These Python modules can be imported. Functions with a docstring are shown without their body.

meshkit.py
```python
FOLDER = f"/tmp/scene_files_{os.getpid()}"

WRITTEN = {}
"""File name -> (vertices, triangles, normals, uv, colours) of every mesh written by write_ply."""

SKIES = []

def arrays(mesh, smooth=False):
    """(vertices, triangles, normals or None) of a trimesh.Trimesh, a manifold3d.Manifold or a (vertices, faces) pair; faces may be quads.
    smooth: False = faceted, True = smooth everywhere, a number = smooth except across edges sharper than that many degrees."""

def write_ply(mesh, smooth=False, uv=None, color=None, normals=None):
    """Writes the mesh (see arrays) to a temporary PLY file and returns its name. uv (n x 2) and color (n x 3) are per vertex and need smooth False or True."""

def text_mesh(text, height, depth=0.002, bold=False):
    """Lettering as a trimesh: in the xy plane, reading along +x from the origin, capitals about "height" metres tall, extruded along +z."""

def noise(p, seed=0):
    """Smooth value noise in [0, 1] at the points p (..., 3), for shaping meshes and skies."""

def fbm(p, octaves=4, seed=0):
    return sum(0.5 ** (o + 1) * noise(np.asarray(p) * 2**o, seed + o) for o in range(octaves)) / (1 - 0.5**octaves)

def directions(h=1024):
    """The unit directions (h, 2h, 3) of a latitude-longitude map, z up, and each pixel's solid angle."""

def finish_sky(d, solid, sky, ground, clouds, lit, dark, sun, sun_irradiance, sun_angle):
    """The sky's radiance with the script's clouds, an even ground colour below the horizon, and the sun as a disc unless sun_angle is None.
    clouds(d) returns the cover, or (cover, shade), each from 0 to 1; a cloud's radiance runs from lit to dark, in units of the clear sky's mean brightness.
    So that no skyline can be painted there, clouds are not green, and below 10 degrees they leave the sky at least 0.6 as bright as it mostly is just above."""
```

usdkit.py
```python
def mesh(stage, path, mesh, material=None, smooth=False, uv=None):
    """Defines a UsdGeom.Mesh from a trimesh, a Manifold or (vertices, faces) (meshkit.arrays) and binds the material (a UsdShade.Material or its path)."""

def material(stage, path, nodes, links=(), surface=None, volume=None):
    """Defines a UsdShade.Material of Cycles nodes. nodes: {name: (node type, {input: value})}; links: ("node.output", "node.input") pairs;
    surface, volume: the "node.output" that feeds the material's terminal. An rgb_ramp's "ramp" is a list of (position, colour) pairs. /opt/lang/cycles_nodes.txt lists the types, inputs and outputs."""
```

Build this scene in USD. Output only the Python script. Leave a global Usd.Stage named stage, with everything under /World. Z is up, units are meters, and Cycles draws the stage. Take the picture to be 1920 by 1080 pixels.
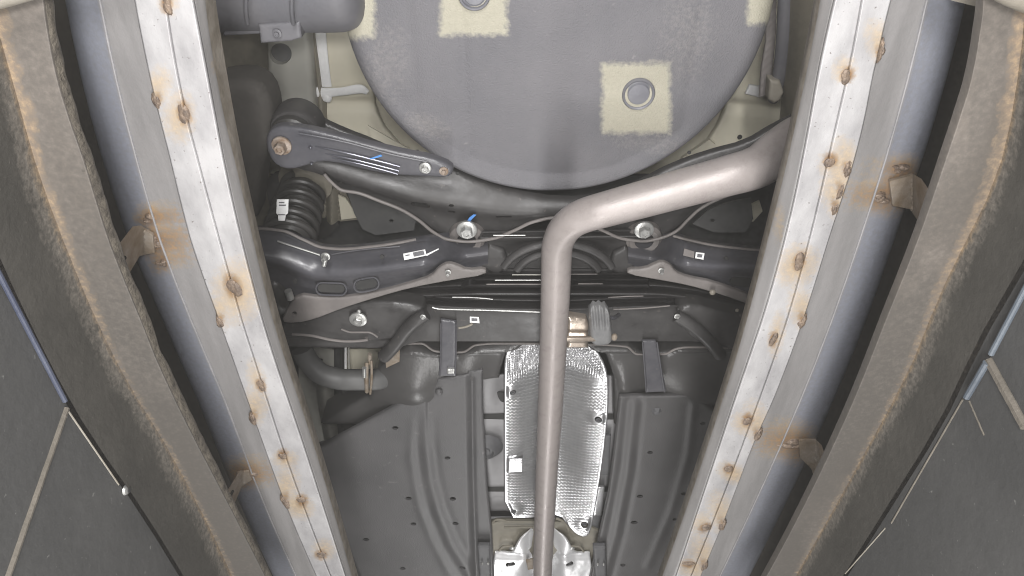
import math, random, numpy as np, trimesh, usdkit, meshkit, shapely
from shapely.geometry import Polygon, LineString
from scipy.spatial import Delaunay
from scipy.interpolate import PchipInterpolator, CubicSpline
from pxr import Usd, UsdGeom, UsdLux, UsdShade, Sdf, Gf, Vt

random.seed(7); RNG = np.random.default_rng(7)
stage = Usd.Stage.CreateInMemory()
UsdGeom.SetStageUpAxis(stage, UsdGeom.Tokens.z); UsdGeom.SetStageMetersPerUnit(stage, 1.0)
UsdGeom.Xform.Define(stage, '/World'); UsdGeom.Scope.Define(stage, '/World/Looks')

# ------------------------------------------------------------------ camera (in the pit, looking up)
F, ELEV, CZ = 1350.0, math.atan(1660 / 1350.0), 0.60        # focal length in pixels of a 1920 wide picture
SE, CE = math.sin(ELEV), math.cos(ELEV)
cam = UsdGeom.Camera.Define(stage, '/World/camera')
cam.CreateHorizontalApertureAttr(36.0); cam.CreateVerticalApertureAttr(20.25)
cam.CreateFocalLengthAttr(36.0 * F / 1920.0); cam.CreateClippingRangeAttr(Gf.Vec2f(0.01, 100))
cam.AddTranslateOp().Set(Gf.Vec3d(0, 0, CZ)); cam.AddRotateXOp().Set(90 + math.degrees(ELEV))
cam.CreateExposureAttr(0.0)

# ------------------------------------------------------------------ lamps of the pit
def rect_lamp(name, pos, aim, w, h, power, col=(1, 1, 1)):
    l = UsdLux.RectLight.Define(stage, '/World/' + name)
    m = Gf.Matrix4d().SetLookAt(Gf.Vec3d(*pos), Gf.Vec3d(*aim), Gf.Vec3d(0, 0.01, 1)).GetInverse()
    l.AddTransformOp().Set(m)
    l.CreateWidthAttr(w); l.CreateHeightAttr(h); l.CreateNormalizeAttr(True)
    l.CreateIntensityAttr(power); l.CreateColorAttr(Gf.Vec3f(*col))
rect_lamp('camera_lamp', (0.0, -0.14, CZ - 0.08), (0.0, 0.85, CZ + 1.15), 0.34, 0.12, 4.0, (1.0, 0.985, 0.985))
rect_lamp('front_lamp', (0.0, 4.3, CZ - 0.62), (0.0, 3.4, CZ + 1.2), 0.26, 2.2, 9.0, (1.0, 0.99, 0.98))
rect_lamp('pit_lamp', (0.0, 0.95, CZ - 0.62), (0.0, 1.15, CZ + 1.2), 0.20, 2.0, 7.5, (1.0, 0.985, 0.97))
rect_lamp('rear_lamp', (0.05, -1.55, CZ - 0.60), (0.0, 0.6, CZ + 1.1), 0.24, 0.6, 9.5, (1.0, 0.99, 0.98))

# ------------------------------------------------------------------ mapping: a point of the scene at height H above the camera
def W(px, py, H):
    px, py, H = np.broadcast_arrays(np.asarray(px, float), np.asarray(py, float), np.asarray(H, float))
    a, b = (px - 960) / F, (py - 540) / F
    t = H / (SE - b * CE)
    return np.stack([a * t, (CE + b * SE) * t, H + CZ], -1)
def WX(px, py, X):                                            # the same on the vertical plane x = X
    a, b = (px - 960) / F, (py - 540) / F
    t = X / a
    return np.array([X, (CE + b * SE) * t, (SE - b * CE) * t + CZ])
def mpp(px, py, H):                                           # metres per pixel there
    return H / (SE - (py - 540) / F * CE) / F

# ------------------------------------------------------------------ materials
def mat(name, c1, c2=None, rough=0.5, metal=0.0, scale=20, bump=0.0, bscale=200, spec=0.5, stretch=None, attr=None, acol=None, fine=None, coat=0, rvar=0.0):
    c2 = c2 or c1
    n = {'g': ('geometry', {}), 'mp': ('mapping', {'scale': stretch or (1, 1, 1)}), 'n': ('noise_texture', {'scale': scale, 'detail': 6, 'roughness': 0.62}),
         'r': ('rgb_ramp', {'ramp': [(0.33, c1), (0.67, c2)]}),
         'p': ('principled_bsdf', {'roughness': rough, 'metallic': metal, 'specular_ior_level': spec, 'coat_weight': coat, 'coat_roughness': 0.2})}
    l = [('g.position', 'mp.vector'), ('mp.vector', 'n.vector'), ('n.fac', 'r.fac')]
    out = 'r.color'
    if fine:                                                  # small specks of another colour: (scale, threshold, colour)
        n['fn'] = ('noise_texture', {'scale': fine[0], 'detail': 3, 'roughness': 0.6})
        n['fr'] = ('rgb_ramp', {'ramp': [(fine[1], (0, 0, 0)), (fine[1] + 0.06, (1, 1, 1))]})
        n['fb'] = ('rgb_to_bw', {})
        n['fm'] = ('mix_color', {'b': fine[2]})
        l += [('g.position', 'fn.vector'), ('fn.fac', 'fr.fac'), ('fr.color', 'fb.color'), ('fb.val', 'fm.fac'), (out, 'fm.a')]
        out = 'fm.result'
    for k, (an, col1, col2) in enumerate(attr or []):
        n[f'a{k}'] = ('attribute', {'attribute': an})
        n[f'an{k}'] = ('noise_texture', {'scale': 160, 'detail': 5, 'roughness': 0.7})
        n[f'ar{k}'] = ('rgb_ramp', {'ramp': [(0.3, col1), (0.7, col2)]})
        n[f'af{k}'] = ('math', {'math_type': 'multiply_add', 'value2': 1.7, 'value3': -0.85})
        n[f'ag{k}'] = ('math', {'math_type': 'add', 'use_clamp': True})
        n[f'ah{k}'] = ('math', {'math_type': 'multiply', 'use_clamp': True})
        n[f'as{k}'] = ('map_range', {'from_min': 0.0, 'from_max': 0.12, 'clamp': True})
        n[f'am{k}'] = ('mix_color', {})
        l += [('g.position', f'an{k}.vector'), (f'an{k}.fac', f'ar{k}.fac'), (f'an{k}.fac', f'af{k}.value1'), (f'af{k}.value', f'ag{k}.value1'), (f'a{k}.fac', f'ag{k}.value2'),
              (f'a{k}.fac', f'as{k}.value'), (f'ag{k}.value', f'ah{k}.value1'), (f'as{k}.result', f'ah{k}.value2'),
              (f'ah{k}.value', f'am{k}.fac'), (out, f'am{k}.a'), (f'ar{k}.color', f'am{k}.b')]
        out = f'am{k}.result'
    l.append((out, 'p.base_color'))
    if rvar:
        n['rm'] = ('map_range', {'from_min': 0.3, 'from_max': 0.7, 'to_min': max(0.05, rough - rvar), 'to_max': min(1, rough + rvar)})
        l += [('n.fac', 'rm.value'), ('rm.result', 'p.roughness')]
    if bump:
        n['bn'] = ('noise_texture', {'scale': bscale, 'detail': 4, 'roughness': 0.6})
        n['b'] = ('bump', {'strength': 1.0, 'distance': bump})
        l += [('g.position', 'bn.vector'), ('bn.fac', 'b.height'), ('b.normal', 'p.normal')]
    return usdkit.material(stage, '/World/Looks/' + name, n, l, surface='p.BSDF')

M = {}
RUST1, RUST2 = (0.10, 0.055, 0.03), (0.40, 0.25, 0.13)
M['zinc'] = mat('zinc_plate', (0.41, 0.40, 0.405), (0.56, 0.55, 0.55), 0.42, 0.25, 16, 0.0006, 60, stretch=(1.7, 0.7, 1.7), fine=(190, 0.665, (0.2, 0.18, 0.17)), rvar=0.1,
                attr=[('haze', (0.45, 0.34, 0.22), (0.60, 0.49, 0.36)), ('rust', RUST1, RUST2)])
M['rail'] = mat('rail_steel', (0.215, 0.208, 0.205), (0.275, 0.265, 0.262), 0.45, 0.15, 10, 0.0006, 90, stretch=(4, 0.4, 4), rvar=0.1,
                attr=[('blue', (0.215, 0.225, 0.26), (0.26, 0.27, 0.31)), ('haze', (0.28, 0.20, 0.115), (0.37, 0.28, 0.17)), ('rust', (0.11, 0.09, 0.08), (0.33, 0.20, 0.10))])
M['ridge'] = mat('ridge_steel', (0.24, 0.235, 0.24), (0.32, 0.31, 0.315), 0.55, 0.1, 20)
M['lip'] = mat('lip_steel', (0.20, 0.17, 0.13), (0.36, 0.32, 0.27), 0.6, 0.1, 40, 0.001, 150)
M['weld'] = mat('weld_bead', (0.11, 0.085, 0.07), (0.27, 0.20, 0.145), 0.5, 0.2, 120, 0.001, 260)
M['bracket'] = mat('bracket_steel', (0.20, 0.145, 0.09), (0.33, 0.29, 0.245), 0.6, 0.1, 34, 0.001, 120)
M['girder'] = mat('girder_brown', (0.145, 0.125, 0.105), (0.225, 0.198, 0.174), 0.55, 0.0, 5, 0.0004, 40, stretch=(3, 0.8, 3), fine=(60, 0.69, (0.10, 0.085, 0.07)),
                  attr=[('dust', (0.055, 0.052, 0.047), (0.10, 0.09, 0.08)), ('rust', (0.20, 0.15, 0.11), (0.34, 0.255, 0.165))])
M['girder_edge'] = mat('girder_edge', (0.07, 0.06, 0.05), (0.16, 0.14, 0.11), 0.7, 0, 60, 0.004, 90)
M['band'] = mat('band_dark', (0.050, 0.047, 0.041), (0.076, 0.071, 0.062), 0.7, 0, 10, 0.0015, 80, fine=(160, 0.71, (0.16, 0.15, 0.13)),
                attr=[('dust', (0.14, 0.128, 0.112), (0.24, 0.215, 0.185)), ('rust', (0.20, 0.14, 0.085), (0.33, 0.24, 0.14))])
M['wall'] = mat('wall_dark', (0.066, 0.066, 0.065), (0.088, 0.087, 0.085), 0.65, 0, 7, 0.0012, 60, fine=(110, 0.68, (0.19, 0.19, 0.18)))
M['joint'] = mat('joint_putty', (0.11, 0.098, 0.08), (0.17, 0.15, 0.125), 0.8, 0, 30, 0.002, 90)
M['conduit'] = mat('conduit_blue', (0.065, 0.078, 0.098), (0.125, 0.145, 0.168), 0.45, 0, 12, 0.001, 80)
M['pale'] = mat('pale_steel', (0.24, 0.215, 0.175), (0.33, 0.305, 0.26), 0.5, 0, 12, 0.001, 60)
M['runway'] = mat('runway_dark', (0.045, 0.040, 0.033), (0.07, 0.062, 0.052), 0.8, 0, 6, 0.002, 40)
M['floor'] = mat('pit_concrete', (0.22, 0.21, 0.2), (0.3, 0.29, 0.27), 0.85, 0, 4, 0.003, 40)
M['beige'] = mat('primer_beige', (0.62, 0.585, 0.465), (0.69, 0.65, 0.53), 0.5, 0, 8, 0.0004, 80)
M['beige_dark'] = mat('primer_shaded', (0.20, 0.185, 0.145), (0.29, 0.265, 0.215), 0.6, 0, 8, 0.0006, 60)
M['frame_grey'] = mat('primer_grey', (0.38, 0.375, 0.335), (0.44, 0.43, 0.385), 0.5, 0, 7, 0.0004, 80)
M['tunnel'] = mat('tunnel_grey', (0.27, 0.265, 0.27), (0.33, 0.325, 0.33), 0.45, 0, 12, 0.0006, 100)
M['gloss'] = mat('rib_gloss', (0.16, 0.16, 0.19), (0.22, 0.22, 0.25), 0.18, 0.6, 30)
M['conduit_dark'] = mat('conduit_dark', (0.035, 0.042, 0.075), (0.075, 0.085, 0.12), 0.5, 0, 12, 0.001, 80)
M['white'] = mat('seam_white', (0.82, 0.82, 0.81), (0.9, 0.9, 0.89), 0.4, 0, 40, 0.0008, 120)
M['undercoat'] = mat('undercoat_grey', (0.165, 0.163, 0.176), (0.205, 0.199, 0.211), 0.55, 0, 5, 0.0018, 330, fine=(70, 0.71, (0.27, 0.26, 0.265)),
                     attr=[('bare', (0.46, 0.435, 0.345), (0.52, 0.49, 0.395)), ('dust', (0.26, 0.245, 0.24), (0.33, 0.31, 0.30))])
M['plug'] = mat('plug_grey', (0.20, 0.20, 0.225), (0.25, 0.25, 0.27), 0.4, 0, 30, 0.0004, 200)
M['plug_ring'] = mat('plug_shadow', (0.16, 0.15, 0.15), (0.21, 0.2, 0.2), 0.5, 0, 30)
M['muffler'] = mat('muffler_grey', (0.15, 0.15, 0.165), (0.19, 0.185, 0.195), 0.5, 0.1, 9, 0.0006, 90)
M['black'] = mat('black_paint', (0.048, 0.046, 0.046), (0.074, 0.071, 0.070), 0.42, 0, 14, 0.0004, 90, rvar=0.12, fine=(70, 0.66, (0.11, 0.10, 0.095)))
M['black_blue'] = mat('black_gloss', (0.082, 0.082, 0.094), (0.112, 0.110, 0.120), 0.3, 0, 12, 0.0004, 80, rvar=0.1, fine=(60, 0.67, (0.14, 0.135, 0.14)))
M['arm_flange'] = mat('arm_flange', (0.17, 0.155, 0.148), (0.22, 0.20, 0.19), 0.5, 0, 20, 0.0004, 90)
M['shield_grey'] = mat('panel_grey', (0.10, 0.10, 0.10), (0.125, 0.125, 0.122), 0.5, 0, 20, 0.0004, 90)
M['plastic'] = mat('cover_plastic', (0.088, 0.087, 0.089), (0.115, 0.112, 0.114), 0.42, 0, 5, 0.0008, 420, rvar=0.06, fine=(45, 0.66, (0.155, 0.145, 0.148)))
M['plastic_r'] = mat('cover_plastic_dark', (0.076, 0.074, 0.075), (0.098, 0.095, 0.096), 0.42, 0, 5, 0.0008, 420, rvar=0.06)
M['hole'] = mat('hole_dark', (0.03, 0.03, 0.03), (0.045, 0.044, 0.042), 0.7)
M['tank'] = mat('tank_plastic', (0.070, 0.068, 0.067), (0.088, 0.085, 0.084), 0.3, 0, 9, 0.0005, 120)
M['rubber'] = mat('rubber_grey', (0.095, 0.095, 0.10), (0.125, 0.125, 0.13), 0.55, 0, 30, 0.0006, 160)
M['rubber_black'] = mat('rubber_black', (0.035, 0.034, 0.032), (0.055, 0.052, 0.05), 0.4, 0, 20, 0.0005, 120)
M['pipe'] = mat('exhaust_steel', (0.375, 0.335, 0.32), (0.40, 0.36, 0.345), 0.38, 0.18, 40, 0.0005, 420, rvar=0.12, fine=(60, 0.70, (0.42, 0.37, 0.35)))
M['alu'] = mat('heat_shield_alu', (0.70, 0.70, 0.71), (0.80, 0.80, 0.81), 0.27, 0.75, 30, 0.0006, 120)
M['alu_smooth'] = mat('shield_smooth_alu', (0.80, 0.80, 0.81), (0.87, 0.87, 0.88), 0.36, 0.4, 20, 0.0004, 60)
M['bolt'] = mat('bolt_zinc', (0.42, 0.42, 0.41), (0.58, 0.58, 0.56), 0.35, 0.6, 60, 0.0003, 200)
M['bolt_rust'] = mat('bolt_rusty', (0.20, 0.13, 0.08), (0.42, 0.36, 0.31), 0.6, 0.2, 70, 0.0006, 200)
M['hanger'] = mat('hanger_rubber', (0.15, 0.15, 0.153), (0.20, 0.20, 0.20), 0.5, 0, 40, 0.0006, 160)
M['copper'] = mat('hanger_plated', (0.42, 0.35, 0.29), (0.55, 0.48, 0.41), 0.3, 0.7, 30, 0.0003, 150)
M['paint_blue'] = mat('paint_mark_blue', (0.06, 0.22, 0.60), (0.10, 0.30, 0.68), 0.5)
M['ink'] = mat('label_ink', (0.10, 0.10, 0.11), (0.20, 0.20, 0.21), 0.6, 0, 500)
M['liner'] = mat('liner_dark', (0.055, 0.05, 0.045), (0.08, 0.074, 0.066), 0.85, 0, 9, 0.002, 60)
M['wire_black'] = mat('line_black', (0.03, 0.03, 0.03), None, 0.4)

# ------------------------------------------------------------------ naming and grouping
USED = {}
def numbered(path):
    k = USED.get(path, 0); USED[path] = k + 1
    return path if k == 0 else f'{path}_{k:03d}'
def put(name, mesh, m, parent='/World', smooth=35, attrs=None, label=None):
    p = numbered(f'{parent}/{name}')
    me = usdkit.mesh(stage, p, mesh, M[m], smooth=smooth)
    for k, v in (attrs or {}).items():
        UsdGeom.PrimvarsAPI(me).CreatePrimvar(k, Sdf.ValueTypeNames.FloatArray, 'vertex').Set(Vt.FloatArray.FromNumpy(np.asarray(v, np.float32)))
    if label: me.GetPrim().SetCustomDataByKey('label', label)
    return p
def tag(path, label=None, cat=None, group=None, kind=None):
    pr = stage.GetPrimAtPath(path)
    for k, v in (('label', label), ('category', cat), ('group', group), ('kind', kind)):
        if v: pr.SetCustomDataByKey(k, v)
    return path
def thing(name, label, cat, group=None):
    p = numbered('/World/' + name); UsdGeom.Xform.Define(stage, p)
    return tag(p, label, cat, group)

# ------------------------------------------------------------------ shapes
def chaikin(p, n=2):
    p = np.asarray(p, float)
    for _ in range(n):
        q = np.roll(p, -1, 0)
        p = np.stack([0.75 * p + 0.25 * q, 0.25 * p + 0.75 * q], 1).reshape(-1, 2)
    return p
def circle(x, y, rx, ry=None, n=18, rot=0):
    a = np.arange(n) * 2 * np.pi / n; ry = ry or rx
    c, s = rx * np.cos(a), ry * np.sin(a); t = math.radians(rot)
    return np.stack([x + c * math.cos(t) - s * math.sin(t), y + c * math.sin(t) + s * math.cos(t)], 1)
def slot(x, y, l, w, rot=0, n=8):
    t = math.radians(rot); a = np.linspace(-np.pi / 2, np.pi / 2, n); r = w / 2; h = l / 2 - r
    p = np.vstack([np.stack([h + r * np.cos(a), r * np.sin(a)], 1), np.stack([-h - r * np.cos(a), -r * np.sin(a)], 1)])
    return np.stack([x + p[:, 0] * math.cos(t) - p[:, 1] * math.sin(t), y + p[:, 0] * math.sin(t) + p[:, 1] * math.cos(t)], 1)
def solidify(v, f, t):
    """a surface that faces down becomes a plate t thick"""
    v, f = np.asarray(v, float), np.asarray(f, int)
    e = np.sort(np.vstack([f[:, [0, 1]], f[:, [1, 2]], f[:, [2, 0]]]), 1)
    d = np.vstack([f[:, [0, 1]], f[:, [1, 2]], f[:, [2, 0]]])
    _, inv, cnt = np.unique(e, axis=0, return_inverse=True, return_counts=True)
    b = d[cnt[inv.ravel()] == 1]
    n = len(v)
    side = np.vstack([np.stack([b[:, 1], b[:, 0], b[:, 0] + n], 1), np.stack([b[:, 1], b[:, 0] + n, b[:, 1] + n], 1)])
    return np.vstack([v, v + [0, 0, t]]), np.vstack([f, f[:, ::-1] + n, side])
def sheet(poly, H, t=0.004, holes=(), disp=None, edge=0.0, g=None, sm=0, get=False):
    if sm: poly = chaikin(poly, sm)
    P = Polygon(poly, [h for h in holes]).buffer(0)
    if P.geom_type != 'Polygon': P = max(P.geoms, key=lambda q: q.area)
    x0, y0, x1, y1 = P.bounds
    g = g or max(2.0, min(10.0, math.sqrt(P.area) / 14))
    pts = []
    for ring in [P.exterior, *P.interiors]:
        gg = min(g, ring.length / 10)
        pts.append(np.array(shapely.segmentize(ring, gg).coords)[:-1])
    gx, gy = np.meshgrid(np.arange(x0, x1, g), np.arange(y0, y1, g * 0.9)); gx = gx + (np.arange(gx.shape[0]) % 2 * g / 2)[:, None]
    q = np.stack([gx.ravel(), gy.ravel()], 1)
    inn = P.buffer(-0.45 * g)
    if not inn.is_empty:
        q = q[shapely.contains_xy(inn, q[:, 0], q[:, 1])]; pts.append(q)
    if edge:
        ms = mpp((x0 + x1) / 2, (y0 + y1) / 2, H if not callable(H) else float(np.mean(H(np.array([(x0 + x1) / 2]), np.array([(y0 + y1) / 2])))))
        for fr in (0.12, 0.35, 0.7):
            r = P.buffer(-edge / ms * fr)
            for gq in getattr(r, 'geoms', [r]):
                if not gq.is_empty:
                    pts.append(np.array(shapely.segmentize(gq.exterior, g).coords)[:-1])
                    for it in gq.interiors: pts.append(np.array(shapely.segmentize(it, g).coords)[:-1])
    pts = np.vstack(pts); pts = np.unique(np.round(pts, 3), axis=0)
    tri = Delaunay(pts).simplices
    c = pts[tri].mean(1)
    tri = tri[shapely.contains_xy(P, c[:, 0], c[:, 1])]
    a = pts[tri]; area = (a[:, 1, 0] - a[:, 0, 0]) * (a[:, 2, 1] - a[:, 0, 1]) - (a[:, 1, 1] - a[:, 0, 1]) * (a[:, 2, 0] - a[:, 0, 0])
    tri = tri[np.abs(area) > 1e-4]; area = area[np.abs(area) > 1e-4]
    z = H(pts[:, 0], pts[:, 1]) if callable(H) else np.full(len(pts), float(H))
    h0 = z.copy()
    if edge:
        d = shapely.distance(P.exterior, shapely.points(pts)) * ms
        k = np.clip(1 - d / edge, 0, 1); z = z + edge * 0.8 * (1 - np.sqrt(np.maximum(0, 1 - k * k)))
    if disp is not None: z = z + disp(pts[:, 0], pts[:, 1])
    v = W(pts[:, 0], pts[:, 1], h0); v[:, 2] = z + CZ
    n = np.cross(v[tri[:, 1]] - v[tri[:, 0]], v[tri[:, 2]] - v[tri[:, 0]])
    tri[n[:, 2] > 0] = tri[n[:, 2] > 0][:, ::-1]
    used = np.unique(tri); mp = np.full(len(v), -1); mp[used] = np.arange(len(used))
    v, tri, pts = v[used], mp[tri], pts[used]
    s = solidify(v, tri, t)
    return (s, pts) if get else s
def resample(row, n, smooth):
    r = np.asarray(row, float)
    d = np.r_[0, np.cumsum(np.linalg.norm(np.diff(r[:, :2], axis=0), axis=1))]
    u = np.linspace(0, d[-1], n)
    if smooth and len(r) > 2: return np.stack([PchipInterpolator(d, r[:, k])(u) for k in range(3)], 1)
    return np.stack([np.interp(u, d, r[:, k]) for k in range(3)], 1)
def loft(rows, n=40, m=6, t=0.004, smooth_rows=True, along=True, get=False):
    """rows of (px, py, H); a plate through them"""
    R = np.stack([resample(r, n, along) for r in rows])
    k = np.arange(len(rows)); u = np.linspace(0, len(rows) - 1, (len(rows) - 1) * m + 1)
    G = PchipInterpolator(k, R, axis=0)(u) if smooth_rows and len(rows) > 2 else np.stack([np.stack([np.interp(u, k, R[:, j, c]) for c in range(3)], 1) for j in range(n)], 1)
    v = W(G[..., 0], G[..., 1], G[..., 2]); a, b = G.shape[:2]
    i, j = np.meshgrid(np.arange(a - 1), np.arange(b - 1), indexing='ij')
    q = np.stack([i * b + j, i * b + j + 1, (i + 1) * b + j + 1, (i + 1) * b + j], -1).reshape(-1, 4)
    f = np.vstack([q[:, [0, 1, 2]], q[:, [0, 2, 3]]]); v = v.reshape(-1, 3)
    nrm = np.cross(v[f[:, 1]] - v[f[:, 0]], v[f[:, 2]] - v[f[:, 0]])
    if nrm[:, 2].sum() > 0: f = f[:, ::-1]
    s = solidify(v, f, t)
    return (s, G.reshape(-1, 3)) if get else s
def tube_w(p, r, sides=14, caps=True):
    p = np.asarray(p, float); r = np.broadcast_to(r, (len(p),))
    T = np.gradient(p, axis=0); T /= np.linalg.norm(T, axis=1, keepdims=True) + 1e-12
    ref = np.array([0, 0, 1.0]) if abs(T[:, 2]).max() < 0.95 else np.array([0.3, 1.0, 0.0])
    A = np.cross(T, ref); A /= np.linalg.norm(A, axis=1, keepdims=True); B = np.cross(T, A)
    a = np.arange(sides) * 2 * np.pi / sides
    v = p[:, None] + r[:, None, None] * (np.cos(a)[None, :, None] * A[:, None] + np.sin(a)[None, :, None] * B[:, None])
    i, j = np.meshgrid(np.arange(len(p) - 1), np.arange(sides), indexing='ij'); jn = (j + 1) % sides
    q = np.stack([i * sides + j, i * sides + jn, (i + 1) * sides + jn, (i + 1) * sides + j], -1).reshape(-1, 4)
    f = np.vstack([q[:, [0, 1, 2]], q[:, [0, 2, 3]]]); v = v.reshape(-1, 3); n = len(v)
    if caps:
        v = np.vstack([v, p[0], p[-1]]); k = np.arange(sides); kn = (k + 1) % sides; L = (len(p) - 1) * sides
        f = np.vstack([f, np.stack([np.full(sides, n), kn, k], 1), np.stack([np.full(sides, n + 1), L + k, L + kn], 1)])
    t = trimesh.Trimesh(v, f, process=False)
    if t.volume < 0: f = f[:, ::-1]
    return v, f
def tube(pts, rpx, n=None, sides=14, rm=None):
    """pts (px, py, H); rpx radius in pixels of the picture (one or per point), or rm in metres"""
    q = np.asarray(pts, float); n = n or max(2, 6 * (len(q) - 1) + 1)
    rr = np.broadcast_to(np.asarray(rpx if rm is None else 1.0, float), (len(q),))
    d = np.r_[0, np.cumsum(np.linalg.norm(np.diff(q[:, :2], axis=0), axis=1))]; u = np.linspace(0, d[-1], n)
    c = np.c_[q, rr]
    s = np.stack([(PchipInterpolator(d, c[:, k])(u) if len(q) > 2 else np.interp(u, d, c[:, k])) for k in range(4)], 1)
    r = s[:, 3] * mpp(s[:, 0], s[:, 1], s[:, 2]) if rm is None else rm
    return tube_w(W(s[:, 0], s[:, 1], s[:, 2]), r, sides)
def cat(*ms):
    V, Fc, n = [], [], 0
    for m in ms:
        v, f = (np.asarray(m.vertices), np.asarray(m.faces)) if hasattr(m, 'vertices') else m
        V.append(v); Fc.append(np.asarray(f) + n); n += len(v)
    return np.vstack(V), np.vstack(Fc)
def lathe(c, prof, n=20, sc=(1, 1)):
    """revolved about the vertical through c; prof: (radius, height above c)"""
    prof = np.asarray(prof, float); a = np.arange(n) * 2 * np.pi / n
    v = np.stack([prof[:, 0][:, None] * np.cos(a) * sc[0], prof[:, 0][:, None] * np.sin(a) * sc[1], np.broadcast_to(prof[:, 1][:, None], (len(prof), n))], -1).reshape(-1, 3) + c
    i, j = np.meshgrid(np.arange(len(prof) - 1), np.arange(n), indexing='ij'); jn = (j + 1) % n
    q = np.stack([i * n + j, i * n + jn, (i + 1) * n + jn, (i + 1) * n + j], -1).reshape(-1, 4)
    f = np.vstack([q[:, [0, 1, 2]], q[:, [0, 2, 3]]])
    f = f[(np.linalg.norm(v[f[:, 0]] - v[f[:, 1]], axis=1) > 1e-9) & (np.linalg.norm(v[f[:, 1]] - v[f[:, 2]], axis=1) > 1e-9) & (np.linalg.norm(v[f[:, 0]] - v[f[:, 2]], axis=1) > 1e-9)]
    return v, f
def bolt(px, py, H, rpx, hexr=0.58, h=0.6):
    """flange bolt whose head points down"""
    c = W(px, py, H); r = rpx * mpp(px, py, H)
    fl = lathe(c, [(0, 0.3 * r), (r * 0.98, 0.3 * r), (r, 0.22 * r), (r * 0.96, 0.08 * r), (r * 0.7, -0.02 * r), (0, -0.02 * r)], 22)
    a = np.arange(6) * np.pi / 3 + 0.35; hr = hexr * r
    pr = [(hr, 0.0), (hr, -h * r * 0.85), (hr * 0.86, -h * r), (hr * 0.5, -h * r), (hr * 0.42, -h * r * 0.8), (0, -h * r * 0.8)]
    v = np.array([[p * math.cos(t), p * math.sin(t), z] for p, z in pr for t in a]) + c
    f = []
    for i in range(len(pr) - 1):
        for j in range(6):
            jn = (j + 1) % 6; f += [[i * 6 + j, (i + 1) * 6 + jn, i * 6 + jn], [i * 6 + j, (i + 1) * 6 + j, (i + 1) * 6 + jn]]
    return cat(fl, (v, np.array(f)))
def blob(c, rx, ry, rz, seed=0, amp=0.3, sub=3, fr=3.0):
    s = trimesh.creation.icosphere(subdivisions=sub); v = np.array(s.vertices)
    k = 1 + amp * (meshkit.fbm(v * fr + seed * 7.3)[:, None])
    return v * k * [rx, ry, rz] + c, np.array(s.faces)
def rowsH(poly, H): return [(x, y, H) for x, y in poly]
def interp_row(pts, ys):
    p = np.asarray(sorted(pts, key=lambda q: q[1]), float)
    x = PchipInterpolator(p[:, 1], p[:, 0], extrapolate=True)(ys)
    return x

# ------------------------------------------------------------------ the pit: floor, walls, ledges, rails
pf = trimesh.creation.box((1.1, 8, 0.1)); pf.apply_translation((0, 1.5, -0.55))
tag(put('pit_floor', pf, 'floor', smooth=False), kind='structure')

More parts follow.
